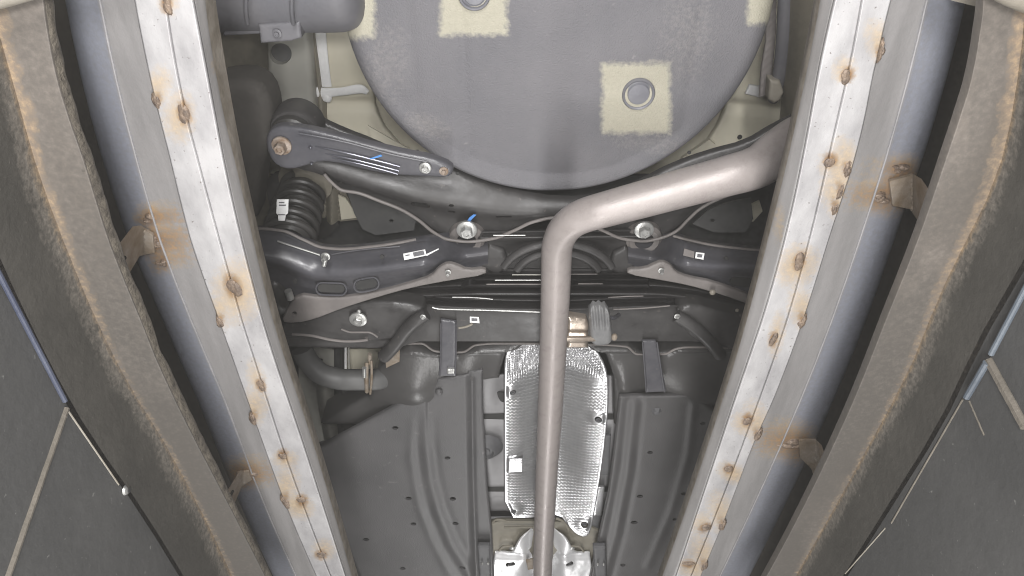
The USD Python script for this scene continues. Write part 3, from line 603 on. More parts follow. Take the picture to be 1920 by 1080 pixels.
tub = P('spare_wheel_tub', (tv, tf), 'undercoat', smooth=True, attrs={'bare': bare * flat, 'dust': dusty})
for (x, y) in ((889, -12), (1197, 176)):
    c = W(x, y, 1.22); r = 31 * mpp(x, y, 1.22)
    P('drain_plug', lathe(c, [(r, 0.004), (r, -0.003), (r * .93, -0.006), (r * .84, -0.004), (r * .8, 0.001), (r * .70, 0.0), (r * .62, -0.004), (0, -0.006)], 36), 'plug', tub)

# ---------------------------------------------------------------- rear subframe
HS = 1.24
sub_poly = [(556, 212), (572, 208), (600, 226), (640, 245), (700, 268), (748, 290), (800, 306), (850, 320), (905, 344), (960, 357), (1050, 368), (1130, 362), (1200, 342), (1262, 312),
            (1330, 288), (1400, 270), (1450, 240), (1500, 215), (1500, 330), (1420, 352), (1350, 372), (1312, 392), (1290, 412), (1270, 432), (1240, 446), (1208, 452), (1170, 448),
            (1130, 432), (1090, 412), (1040, 408), (1000, 414), (960, 434), (925, 447), (880, 453), (840, 449), (812, 434), (785, 412), (752, 392), (712, 376), (668, 360), (640, 356), (622, 342), (605, 322), (560, 318), (520, 300), (540, 240)]
sub = P('subframe', sheet(sub_poly, HS, 0.010, edge=0.008, g=5, sm=1, holes=[circle(640, 336, 7, 5), circle(848, 371, 5, 3), slot(945, 396, 30, 6, -6), slot(790, 376, 36, 17, 4), slot(848, 389, 14, 7, 0)],
        disp=lambda x, y: -0.03 * np.exp(-((y - (345 + 0.00045 * (x - 1040) ** 2 * -1 + 40)) / 26.0) ** 2) + 0.0015 * meshkit.fbm(np.c_[x / 60, y / 40, 0 * x])), 'black')
low = [(608, 326), (624, 344), (642, 357), (668, 361), (712, 377), (752, 393), (785, 413), (812, 435), (840, 449), (880, 453), (925, 447), (960, 434), (1000, 416), (1040, 408)]
P('subframe_lip', tube(rowsH(low, 1.205), 3.2, n=90, sides=10), 'arm_flange', sub)
low2 = [(1090, 412), (1130, 432), (1170, 448), (1208, 452), (1240, 446), (1270, 432), (1290, 412), (1312, 392), (1350, 372), (1420, 350)]
P('subframe_lip', tube(rowsH(low2, 1.205), 3.0, n=70, sides=10), 'arm_flange', sub)
# bushing at the left end and the strap with three grooves
P('bushing', lathe(W(545, 262, 1.17), [(0, 0), (0.030, 0.0), (0.038, 0.006), (0.040, 0.03), (0.040, 0.06), (0, 0.06)], 32), 'rubber_black')
P('bushing_sleeve', lathe(W(552, 250, 1.19), [(0, 0.0), (0.042, 0.0), (0.046, 0.008), (0.046, 0.05), (0, 0.05)], 32), 'black')
st_poly = [(497, 262), (504, 246), (520, 238), (545, 238), (590, 245), (650, 260), (700, 274), (760, 288), (812, 297), (848, 312), (850, 326), (838, 335), (800, 333), (740, 330), (690, 322), (640, 308), (600, 304), (575, 312), (545, 320), (518, 314), (502, 292)]
strap = P('support_strap', sheet(st_poly, 1.15, 0.012, edge=0.008, g=3.2, sm=1, holes=[circle(526, 272, 6, 6)]), 'black_blue')
for a_, b_, rr_ in (((590, 274), (750, 312), 3.2), ((610, 288), (748, 320), 3.0), ((622, 296), (746, 326), 2.6)):
    P('strap_rib', tube([(a_[0], a_[1], 1.149), ((a_[0] + b_[0]) / 2, (a_[1] + b_[1]) / 2 - 1, 1.147), (b_[0], b_[1], 1.149)], [0.6, rr_, rr_], n=30, sides=12), 'gloss', strap)
P('strap_rib', tube([(560, 250, 1.146), (640, 265, 1.146), (740, 291, 1.148), (800, 303, 1.15)], 2.2, n=40, sides=10), 'black_blue', strap)
for x_, y_, rx_ in ((582, 276, 4), (584, 307, 3.5)): P('weld_dot', blob(W(x_, y_, 1.148), rx_ * 0.0008, rx_ * 0.0006, 0.003, 3, 0.2), 'gloss', strap, smooth=True)
P('bolt', bolt(527, 275, 1.142, 19, 0.62, 0.8), 'bolt_rust')
P('bolt', bolt(797, 316, 1.145, 12), 'bolt')
P('bolt', bolt(832, 322, 1.147, 9, 0.5, 0.5), 'bolt_rust', label='rusty bolt head')
P('paint_mark', sheet([(692, 298), (714, 290), (717, 293), (700, 298)], 1.142, 0.001, g=3), 'paint_blue')
P('bolt', bolt(875, 433, 1.20, 20, 0.6, 0.6), 'bolt'); P('bolt', bolt(1208, 433, 1.20, 19, 0.6, 0.6), 'bolt')
for x in (875, 1208):
    P('bushing_ring', lathe(W(x, 452, 1.22), [(0.020, 0.0), (0.030, -0.003), (0.037, 0.004), (0.039, 0.03), (0.020, 0.03)], 30), 'arm_flange')
P('paint_mark', sheet([(872, 420), (880, 408), (888, 402), (893, 403), (884, 412), (878, 420)], 1.208, 0.001, g=2), 'paint_blue')
P('pressing_panel', sheet([(650, 356), (700, 376), (752, 394), (780, 412), (776, 432), (705, 441), (680, 430), (664, 400)], 1.36, 0.004, g=6, holes=[circle(734, 414, 4, 3)]), 'shield_grey')
P('pressing_panel', sheet([(1298, 420), (1330, 392), (1372, 378), (1408, 372), (1412, 410), (1398, 436), (1340, 436)], 1.36, 0.004, g=6, holes=[circle(1336, 413, 4, 3)]), 'shield_grey')
P('body_panel', sheet([(1400, 388), (1424, 376), (1430, 396), (1412, 416), (1396, 410)], 1.40, 0.004, g=4), 'beige')
P('body_panel', sheet([(596, 330), (640, 345), (672, 412), (610, 418), (590, 400)], 1.40, 0.004, g=5, disp=lambda x, y: 0.012 * np.sin((x - 600) / 5.0) * (x < 636)), 'beige_dark')
P('body_panel', sheet([(634, 366), (648, 372), (672, 408), (640, 412)], 1.385, 0.004, g=4), 'beige')
# ribbed centre of the subframe between the two arms
rows_c = [[(905, 442, 1.22), (1200, 438, 1.22)], [(900, 447, 1.205), (1200, 444, 1.205)], [(890, 455, 1.235), (1200, 452, 1.235)], [(890, 476, 1.25), (1210, 476, 1.25)], [(890, 508, 1.245), (1215, 508, 1.245)],
          [(890, 514, 1.225), (1215, 514, 1.225)], [(890, 518, 1.24), (1215, 518, 1.24)], [(890, 524, 1.205), (1215, 524, 1.205)], [(890, 529, 1.225), (1215, 529, 1.225)], [(880, 534, 1.195), (1215, 534, 1.195)], [(860, 541, 1.24), (1220, 541, 1.24)]]
P('cross_member', loft(rows_c, 40, 5, 0.02), 'black')
for r0, h in ((56, 1.215), (74, 1.205)):
    a = np.linspace(200, 340, 40)
    P('stabiliser_arch', tube([(1046 + 1.45 * r0 * math.cos(math.radians(t)), 524 + r0 * 0.92 * math.sin(math.radians(t)), h) for t in a], 7.5, n=60), 'black')
P('gusset', sheet([(918, 456), (945, 470), (956, 500), (930, 520), (900, 500), (906, 470)], 1.235, 0.02, edge=0.008, g=4), 'black')
P('gusset', sheet([(1172, 462), (1150, 476), (1140, 505), (1168, 522), (1190, 505), (1186, 472)], 1.235, 0.02, edge=0.008, g=4), 'black')
# lower arms
def resamp(a, x): return np.interp(x, [p[0] for p in a], [p[1] for p in a])
xs = np.r_[np.linspace(470, 590, 8), np.linspace(605, 915, 22)]
topL = [(470, 428), (530, 433), (570, 450), (605, 463), (640, 466), (700, 461), (800, 446), (850, 440), (915, 446)]
midL = [(470, 452), (530, 458), (600, 484), (640, 488), (700, 486), (800, 470), (915, 458)]
rdgL = [(470, 478), (520, 492), (560, 506), (590, 516), (640, 515), (700, 507), (800, 494), (870, 482), (915, 476)]
sltL = [(470, 500), (520, 512), (580, 532), (640, 540), (690, 534), (780, 518), (850, 500), (915, 490)]
botL = [(470, 545), (530, 552), (600, 558), (660, 557), (720, 546), (800, 526), (850, 515), (915, 510)]
rise = lambda x: 0.085 * np.clip((x - 800) / 70, 0, 1)
rowL = [[(x, resamp(topL, x), 1.185) for x in xs], [(x, resamp(topL, x) + 6, 1.165) for x in xs], [(x, resamp(midL, x), 1.14) for x in xs], [(x, resamp(rdgL, x), 1.115) for x in xs], [(x, resamp(sltL, x), 1.145) for x in xs], [(x, resamp(botL, x), 1.16) for x in xs]]
rowL = [[(x, y, h + rise(x)) for x, y, h in q] for q in rowL]
armL = P('control_arm', loft(rowL, 60, 7, 0.012), 'black_blue')
P('arm_lip', tube([(470, 428, 1.165), (530, 433, 1.165), (570, 450, 1.165), (605, 464, 1.165), (640, 467, 1.165), (700, 462, 1.165), (780, 449, 1.175)], 3, n=60, sides=8), 'arm_flange', armL)
flL = [(556, 553), (600, 559), (660, 558), (720, 546), (770, 532), (808, 520), (822, 503), (840, 494), (858, 499), (876, 508), (911, 504), (912, 517), (850, 526), (770, 541), (700, 561), (640, 580), (590, 600), (552, 608), (526, 605), (538, 580)]
flg = P('arm_gusset', sheet(flL, 1.125, 0.006, edge=0.005, g=4, sm=1, holes=[circle(552, 588, 5, 4)]), 'arm_flange')
P('gusset_bolt', bolt(840, 511, 1.12, 6, 0.6, 1.4), 'bolt', flg)
for (x, y, l, w, r) in ((621, 541, 50, 15, 2), (687, 533, 40, 16, -10)):
    P('slot_hole', sheet(slot(x, y, l, w, r), 1.118, 0.002, g=3), 'hole', armL)
    o = slot(x, y + 1, l + 7, w + 7, r, 12); P('slot_rim', tube([(a, b, 1.122) for a, b in np.vstack([o, o[:1]])], 1.8, n=80, sides=6), 'black_blue', armL)
for (x, y) in ((553, 528), (716, 482)): P('pin_hole', sheet(circle(x, y, 4, 4), 1.10, 0.002), 'hole', armL)
P('arm_pivot', blob(W(516, 555, 1.16), 0.03, 0.045, 0.02, 3, 0.12), 'rubber_black', smooth=True)
P('pivot_pin', tube([(540, 545, 1.10), (545, 560, 1.10)], 7), 'bolt')
P('brake_line', tube([(520, 452, 1.115), (560, 465, 1.115), (600, 478, 1.115)], 1.8, n=30, sides=8), 'bolt')
P('brake_line', tube([(622, 477, 1.12), (680, 468, 1.12), (750, 462, 1.125)], 1.2, n=30, sides=8), 'black_blue')
P('bolt', bolt(610, 482, 1.10, 9, 0.7, 1.3), 'bolt'); P('stud', tube([(610, 488, 1.085), (607, 499, 1.08)], 4), 'bolt')
xr = np.r_[np.linspace(1178, 1440, 26)]
topR = [(1178, 440), (1230, 446), (1265, 441), (1300, 452), (1340, 460), (1440, 470)]
rdgR = [(1178, 479), (1230, 487), (1270, 494), (1330, 501), (1440, 503)]
botR = [(1178, 500), (1240, 512), (1300, 526), (1380, 548), (1440, 565)]
rowR = [[(x, resamp(topR, x), 1.185) for x in xr], [(x, resamp(topR, x) + 5, 1.165) for x in xr], [(x, resamp(topR, x) * .5 + resamp(rdgR, x) * .5, 1.14) for x in xr], [(x, resamp(rdgR, x), 1.115) for x in xr], [(x, resamp(rdgR, x) * .5 + resamp(botR, x) * .5, 1.14) for x in xr], [(x, resamp(botR, x), 1.16) for x in xr]]
rowR = [[(x, y, h + 0.085 * np.clip((1285 - x) / 60, 0, 1)) for x, y, h in q] for q in rowR]
armR = P('control_arm', loft(rowR, 50, 7, 0.012), 'black_blue')
P('arm_lip', tube([(1262, 442, 1.165), (1300, 452, 1.165), (1340, 460, 1.165), (1430, 469, 1.165)], 2.6, n=40, sides=8), 'arm_flange', armR)
flR = [(1177, 506), (1210, 505), (1226, 497), (1242, 491), (1258, 498), (1268, 512), (1290, 521), (1340, 530), (1420, 560), (1420, 577), (1350, 553), (1290, 536), (1240, 527), (1176, 516)]
flg = P('arm_gusset', sheet(flR, 1.125, 0.006, edge=0.005, g=4, sm=1), 'arm_flange')
P('gusset_bolt', bolt(1240, 508, 1.12, 6, 0.6, 1.4), 'bolt', flg)
P('slot_hole', sheet(slot(1390, 529, 42, 16, 4), 1.118, 0.002, g=3), 'hole', armR)
P('clip', blob(W(1336, 548, 1.11), 0.006, 0.006, 0.005, 4, 0.1), 'pale', smooth=True)
P('pin_hole', sheet(circle(1362, 484, 4, 3), 1.105, 0.002), 'hole', armR)
# stickers
def sticker(poly, H, inks, parent=None, back=0.0):
    s_ = P('sticker', sheet(poly, H, 0.0012, g=4), 'white')
    for q in inks: P('sticker_print', sheet(q, H - 0.0012, 0.0008, g=3), 'ink', s_)
sticker([(519, 374), (541, 374), (540, 400), (536, 403), (534, 414), (522, 414), (521, 403), (518, 400)], 1.155, [[(523, 379), (533, 379), (533, 381), (523, 381)], [(523, 384), (536, 384), (536, 386), (523, 386)], [(521, 402), (535, 402), (535, 403.5), (521, 403.5)]])
sticker([(756, 476), (797, 468), (800, 479), (758, 488)], 1.112, [[(774, 474), (794, 470), (796, 477.5), (776, 481.5)], [(760, 479), (768, 477.5), (768, 479), (760, 480.5)]])
P('sticker_tail', sheet([(799, 477), (822, 466), (823, 467.5), (800, 480)], 1.11, 0.001, g=3), 'white')
sticker([(1305, 473), (1321, 475), (1319, 487), (1303, 484)], 1.112, [[(1308, 476.5), (1317, 477.5), (1316, 483), (1307, 482)]])
P('sticker_faded', sheet([(1283, 466), (1302, 472), (1301, 484), (1281, 479)], 1.113, 0.0012, g=4), 'arm_flange')
sticker([(881, 594), (898, 595), (899, 606), (881, 605)], 1.10, [[(884, 597), (895, 597.5), (895, 602), (884, 602)]])
P('wire_tag', tube([(860, 615, 1.10), (872, 613, 1.10), (886, 607, 1.10)], 2.2), 'pale')
# coil spring with boot
sp0, sp1 = W(540, 452, 1.19), W(572, 345, 1.36)
ax = sp1 - sp0; L_ = np.linalg.norm(ax); axn = ax / L_; e1 = np.cross(axn, [0, 1, 0]); e1 /= np.linalg.norm(e1); e2 = np.cross(axn, e1)
tt_ = np.linspace(0, 5.2, 180); rad = 0.050 - 0.007 * tt_ / 5.2
hel = sp0 + axn * (tt_ / 5.2 * L_ * 0.92)[:, None] + (rad * np.cos(2 * np.pi * tt_))[:, None] * e1 + (rad * np.sin(2 * np.pi * tt_))[:, None] * e2
P('coil_spring', tube_w(hel, 0.0075, 10), 'rubber_black')
pr = []
for k in range(15): pr += [(0.036 + (0.007 if k % 2 else 0), k / 14)]
u = np.linspace(0, 2 * np.pi, 28, endpoint=False)
bv = np.vstack([sp0 + axn * z * L_ * 0.9 + r_ * (np.cos(u)[:, None] * e1 + np.sin(u)[:, None] * e2) for r_, z in pr]); bf = []
for i in range(14):
    for j in range(28): jn = (j + 1) % 28; bf += [[i * 28 + j, i * 28 + jn, (i + 1) * 28 + jn], [i * 28 + j, (i + 1) * 28 + jn, (i + 1) * 28 + j]]
P('dust_boot', (bv, np.array(bf)[:, ::-1]), 'rubber_black')
P('spring_seat', lathe(W(572, 342, 1.36), [(0.0, -0.012), (0.030, -0.012), (0.045, 0.0), (0.058, 0.004), (0.060, 0.03), (0, 0.03)], 32), 'beige_dark')
P('spring_pocket', sheet([(500, 330), (560, 322), (606, 340), (618, 400), (640, 430), (560, 470), (480, 470), (484, 380)], 1.40, 0.01, g=8, sm=1, disp=lambda x, y: 0.04 * np.exp(-(((x - 560) / 50) ** 2 + ((y - 380) / 50) ** 2))), 'rubber_black')

# ---------------------------------------------------------------- front cross member of the subframe
rows_f = [[(560, 560, 1.24), (760, 545, 1.24), (900, 540, 1.24), (1220, 540, 1.24), (1420, 575, 1.24)], [(550, 572, 1.215), (780, 556, 1.215), (900, 552, 1.20), (1210, 552, 1.20), (1420, 585, 1.21)],
          [(545, 580, 1.24), (780, 563, 1.24), (900, 560, 1.235), (1210, 562, 1.235), (1420, 595, 1.24)], [(540, 600, 1.22), (800, 570, 1.22), (812, 573, 1.18), (1040, 580, 1.17), (1265, 573, 1.18), (1420, 610, 1.22)],
          [(540, 608, 1.225), (800, 578, 1.21), (820, 580, 1.19), (1040, 586, 1.18), (1265, 580, 1.19), (1420, 620, 1.22)], [(540, 625, 1.21), (800, 605, 1.20), (1040, 607, 1.19), (1280, 605, 1.20), (1420, 640, 1.21)],
          [(540, 650, 1.22), (740, 652, 1.22), (790, 640, 1.21), (1040, 640, 1.20), (1290, 640, 1.21), (1420, 660, 1.22)]]
fm = P('front_cross_member', loft(rows_f, 90, 6, 0.03), 'black')
P('member_edge', tube([(810, 576, 1.165), (824, 579, 1.165), (900, 581, 1.165), (1016, 585, 1.165)], 1.8, n=50, sides=8), 'bolt', fm)
P('member_edge', tube([(1150, 580, 1.17), (1200, 578, 1.17), (1256, 573, 1.17)], 1.4, n=30, sides=8), 'arm_flange', fm)
P('member_edge', tube([(848, 557, 1.185), (890, 558, 1.185), (924, 561, 1.185)], 1.3, n=20, sides=8), 'bolt', fm)
P('member_edge', tube([(1140, 558, 1.185), (1170, 556, 1.185), (1206, 555, 1.185)], 1.3, n=20, sides=8), 'arm_flange', fm)
for a, b, c_ in (((925, 441, 1.195), (985, 441, 1.195), 'bolt'), ((960, 515, 1.21), (1014, 515, 1.21), 'frame_grey'), ((1068, 514, 1.21), (1120, 514, 1.21), 'arm_flange'), ((928, 525, 1.19), (1014, 525, 1.19), 'bolt'), ((912, 533, 1.18), (1014, 533, 1.18), 'arm_flange'), ((1084, 532, 1.18), (1130, 532, 1.18), 'arm_flange')):
    P('rib_edge', tube([a, b], 1.3, n=8, sides=8), c_)
P('side_mount', sheet([(520, 612), (560, 605), (640, 575), (720, 565), (790, 575), (800, 592), (765, 625), (738, 655), (700, 658), (640, 655), (560, 656), (522, 650)], 1.17, 0.03, edge=0.014, g=5, sm=1,
    disp=lambda x, y: -0.006 * np.exp(-((y - 628 - 8 * np.sin((x - 560) / 60.0)) / 4.0) ** 2) + 0.006 * np.exp(-((y - 638 - 6 * np.sin((x - 560) / 60.0)) / 5.0) ** 2)), 'black')
P('bolt', bolt(671, 601, 1.155, 17, 0.5, 0.4), 'bolt'); P('dowel', blob(W(673, 584, 1.155), 0.005, 0.005, 0.004, 1, 0.05), 'bolt', smooth=True)
P('mount_ridge', tube([(548, 627, 1.155), (580, 629, 1.152), (620, 637, 1.152), (650, 640, 1.155), (690, 637, 1.157)], 2.6, n=40, sides=8), 'arm_flange')
P('mount_ridge', tube([(640, 617, 1.155), (660, 623, 1.155), (690, 623, 1.155), (708, 632, 1.155)], 1.8, n=40, sides=8), 'arm_flange')
P('side_mount', sheet([(1270, 580), (1300, 572), (1360, 590), (1420, 600), (1420, 660), (1350, 656), (1300, 640), (1272, 605)], 1.17, 0.03, edge=0.014, g=5, sm=1), 'black')
P('brace_bar', tube([(800, 588, 1.165), (770, 610, 1.16), (742, 645, 1.16), (720, 668, 1.17)], 13, n=30), 'black')
P('brace_bar', tube([(1268, 592, 1.165), (1300, 612, 1.16), (1330, 640, 1.16), (1350, 665, 1.17)], 12, n=30), 'black')
P('bolt', bolt(793, 595, 1.15, 6), 'bolt'); P('bolt', bolt(1270, 594, 1.15, 6), 'bolt')
P('clip', blob(W(1382, 582, 1.16), 0.004, 0.004, 0.003, 4, 0.1), 'pale', smooth=True)

# ---------------------------------------------------------------- left front: filler pipe and body behind it
P('body_panel', sheet([(560, 652), (600, 652), (626, 656), (626, 820), (560, 840)], 1.40, 0.004, g=8, holes=[circle(602, 675, 4, 3)]), 'frame_grey')
P('body_panel', sheet([(648, 655), (765, 655), (740, 730), (690, 760), (655, 800), (648, 800)], 1.42, 0.004, g=8), 'beige')
P('sill_beam', loft([[(590, 700, 1.38), (600, 780, 1.38), (616, 860, 1.38)], [(604, 700, 1.35), (614, 780, 1.35), (626, 860, 1.35)], [(622, 700, 1.38), (630, 780, 1.38), (638, 860, 1.38)]], 14, 6), 'frame_grey')
P('fuel_line', tube([(648, 640, 1.37), (648, 720, 1.37), (650, 800, 1.37)], 2.6, n=20), 'white'); P('brake_line', tube([(643, 640, 1.375), (643, 720, 1.375), (645, 800, 1.375)], 2.4, n=20), 'wire_black')
P('fuel_line', tube([(654, 640, 1.37), (655, 720, 1.37), (660, 780, 1.37)], 2.0, n=20), 'frame_grey'); 
P('filler_pipe', tube([(566, 655, 1.24), (580, 680, 1.23), (606, 703, 1.22), (650, 712, 1.22), (700, 712, 1.23), (730, 704, 1.25)], [20, 20, 20, 20, 20, 20], n=60, sides=24), 'shield_grey')
P('hose_clamp', tube([(688, 680, 1.195), (687, 700, 1.185), (688, 734, 1.20)], 4, n=14), 'bracket'); P('clamp_screw', tube([(683, 690, 1.18), (683, 706, 1.18)], 4), 'bolt')
P('hose_clamp', tube([(696, 676, 1.195), (697, 700, 1.185), (694, 738, 1.20)], 2.5, n=14), 'bracket')
P('clip_bracket', tube([(693, 664, 1.2), (694, 682, 1.2)], 4), 'bracket')
P('body_tag', sheet([(722, 662), (750, 650), (749, 678), (724, 690)], 1.195, 0.004, g=4), 'bracket')

# ---------------------------------------------------------------- fuel tank with straps
def tank_disp(x, y):
    b = -0.05 * np.exp(-(((x - 775) / 70) ** 2 + ((y - 715) / 48) ** 2)) - 0.04 * np.exp(-(((x - 1300) / 70) ** 2 + ((y - 730) / 36) ** 2)) - 0.025 * np.exp(-(((x - 1170) / 26) ** 2 + ((y - 715) / 30) ** 2))
    rim = -0.010 * np.exp(-((y - 655 - 6 * np.cos((x - 840) / 28.0) * np.exp(-((x - 840) / 60) ** 2)) / 4.0) ** 2)
    return b + rim - 0.02 * np.exp(-((x - 880) / 40) ** 2 - ((y - 690) / 30) ** 2)
P('fuel_tank', sheet([(600, 800), (690, 740), (708, 690), (740, 655), (770, 646), (820, 660), (860, 662), (900, 646), (1180, 646), (1210, 664), (1250, 662), (1275, 650), (1400, 652), (1400, 800), (1152, 800), (1150, 705), (1136, 668), (1100, 651), (980, 651), (950, 662), (938, 700), (936, 712), (902, 712), (890, 800)], 1.25, 0.08, edge=0.016, g=3.6, disp=tank_disp), 'tank')
P('tank_lip', tube([(752, 645, 1.235), (790, 644, 1.235), (815, 658, 1.235), (840, 661, 1.235), (868, 660, 1.235), (892, 647, 1.235), (930, 644, 1.235), (1120, 646, 1.235), (1175, 650, 1.235), (1195, 664, 1.235), (1245, 664, 1.235), (1268, 654, 1.235), (1290, 651, 1.235), (1400, 652, 1.235)], 2.2, n=140, sides=8), 'arm_flange')
def strap_part(poly, H):
    s_ = P('tank_strap', sheet(poly, H, 0.004, edge=0.003, g=4), 'black_blue')
    return s_
ts = strap_part([(826, 600), (856, 604), (855, 706), (822, 706), (826, 640)], 1.185)
P('strap_bolt', sheet([(838, 693), (853, 693), (853, 702), (838, 702)], 1.178, 0.006, edge=0.003, g=3), 'bolt', ts)
for x in (826.5, 855): P('strap_flange', tube([(x, 606, 1.178), (x, 660, 1.178), (x - 2, 700, 1.178)], 1.5, n=20, sides=8), 'black_blue', ts)
ts = strap_part([(1204, 640), (1230, 640), (1250, 735), (1211, 737)], 1.19)
for a in ([(1205, 642, 1.183), (1212, 735, 1.183)], [(1232, 642, 1.183), (1246, 735, 1.183)]): P('strap_flange', tube(a, 1.5, n=12, sides=8), 'black_blue', ts)

# ---------------------------------------------------------------- underbody covers
gl = LineString([(800, 745), (798, 830), (806, 900), (822, 960), (846, 1020), (890, 1090)]); gl2 = LineString([(776, 760), (770, 860), (785, 950), (808, 1010), (850, 1090)])
gi = LineString([(884, 720), (886, 900), (893, 1090)])
def dl(line, x, y): return shapely.distance(line, shapely.points(np.c_[x, y]))
holesL = [(741, 803, 6, 3.5), (839, 859, 5.5, 3), (766, 935, 6, 3.2), (849, 936, 6, 3.6), (775, 983, 5.5, 3), (854, 983, 6, 3), (686, 1012, 6, 2.8), (755, 1066, 5, 3), (867, 1064, 6, 3)]
covL = [(586, 842), (612, 832), (690, 790), (752, 756), (772, 751), (796, 750), (806, 738), (820, 716), (852, 711), (876, 708), (878, 705), (905, 704), (905, 770), (910, 850), (914, 920), (922, 1000), (928, 1120), (690, 1120), (600, 900)]
HC = 1.21
def cov_disp(x, y):
    d1, d2, d3 = dl(gl, x, y), dl(gl2, x, y), dl(gi, x, y)
    side = np.clip((x - 872 - (y - 700) * 0.02) / 12, 0, 1)
    k = np.clip((y - 765) / 90, 0, 1); return 0.6 * k * (-0.006 * np.exp(-(d1 / 9) ** 2) - 0.0035 * np.exp(-(d2 / 8) ** 2) + 0.003 * np.exp(-((d1 - 16) / 8) ** 2)) + 0.008 * side + 0.006 * np.exp(-(d3 / 4) ** 2) + 0.006 * np.clip((825 - y) / 90, 0, 1) * (x > 800) \
        - 0.004 * np.exp(-(((x - 823) / 14) ** 2 + ((y - 735) / 9) ** 2)) + 0.0015 * meshkit.fbm(np.c_[x / 70, y / 70, 0 * x])
cl = P('underbody_cover', sheet(covL, HC, 0.006, edge=0.007, g=3.0, holes=[circle(x, y, a, b, 12) for x, y, a, b in holesL], disp=cov_disp), 'plastic')
P('cover_clip', lathe(W(823, 736, HC - 0.004), [(0.0, -0.006), (0.006, -0.005), (0.009, -0.001), (0.010, 0.002), (0, 0.004)], 16), 'plastic', cl)
holesR = [(1219, 849, 5.5, 3), (1318, 795, 5, 3), (1200, 931, 6, 3), (1282, 926, 5, 3), (1189, 980, 6.5, 3), (1168, 1060, 5, 3), (1265, 974, 4, 2.5)]
grr = LineString([(1300, 760), (1290, 850), (1258, 960), (1215, 1060)]); grl = LineString([(1190, 760), (1178, 880), (1155, 1000), (1130, 1090)])
covR = [(1162, 745), (1290, 744), (1312, 750), (1345, 775), (1420, 790), (1380, 1000), (1300, 1120), (1100, 1120), (1122, 1010), (1140, 930), (1152, 840)]
cr = P('underbody_cover', sheet(covR, HC, 0.006, edge=0.007, g=3.0, holes=[circle(x, y, a, b, 12) for x, y, a, b in holesR],
     disp=lambda x, y: -0.0028 * np.exp(-(dl(grr, x, y) / 8) ** 2) - 0.0028 * np.exp(-(dl(grl, x, y) / 7) ** 2) + 0.002 * np.exp(-((dl(grl, x, y) - 14) / 6) ** 2) + 0.0015 * meshkit.fbm(np.c_[x / 70, y / 70, 0 * x + 4])), 'plastic_r')
P('cover_clip', lathe(W(1231, 771, HC), [(0.0, -0.007), (0.007, -0.006), (0.012, -0.001), (0.014, 0.002), (0, 0.004)], 6), 'rubber', cr)
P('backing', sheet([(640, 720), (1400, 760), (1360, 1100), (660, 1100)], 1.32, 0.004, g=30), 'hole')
for (x, y) in ((909, 1057), (1126, 1058)):
    cp = P('cover_fastener', sheet([(x - 14, y - 32), (x + 10, y - 32), (x + 12, y + 40), (x - 10, y + 40)], 1.19, 0.01, edge=0.006, g=4), 'rubber')
    P('fastener_pin', cat(blob(W(x - 5, y, 1.182), 0.0035, 0.006, 0.004, 1, 0.05), blob(W(x + 6, y, 1.182), 0.0035, 0.006, 0.004, 2, 0.05)), 'bolt', cp, smooth=True)

# floor seen between the cover and the heat shield
fl_disp = lambda x, y: 0.020 * np.exp(-((y - 786) / 7.0) ** 2) - 0.006 * np.exp(-((y - 770) / 4.0) ** 2) + 0.020 * np.exp(-((y - 922) / 6.0) ** 2) + 0.03 * np.exp(-((y - 968) / 5.0) ** 2) - 0.015 * np.exp(-(((x - 915) / 22) ** 2 + ((y - 848) / 42) ** 2)) + 0.025 * np.exp(-(((x - 945) / 14) ** 2 + ((y - 737) / 24) ** 2))
P('tunnel_floor', sheet([(896, 705), (1180, 705), (1175, 990), (900, 990)], 1.31, 0.004, g=5, disp=fl_disp), 'tunnel')
P('tunnel_bush', lathe(W(910, 848, 1.268), [(0.0, 0.0), (0.012, 0.0), (0.014, 0.004), (0.020, 0.004), (0.024, -0.004), (0.032, 0.0), (0.05, 0.02)], 32), 'rubber')
for (x0, y0, x1, y1, m_) in ((1128, 818, 1146, 892, 'rubber'), (1134, 858, 1142, 878, 'white'), (1118, 915, 1134, 968, 'alu'), (1108, 966, 1128, 998, 'rubber'), (1104, 998, 1122, 1010, 'alu')):
    P('tunnel_bracket', sheet([(x0, y0), (x1, y0), (x1 - 5, y1), (x0 - 6, y1)], 1.27, 0.006, edge=0.004, g=4), m_)

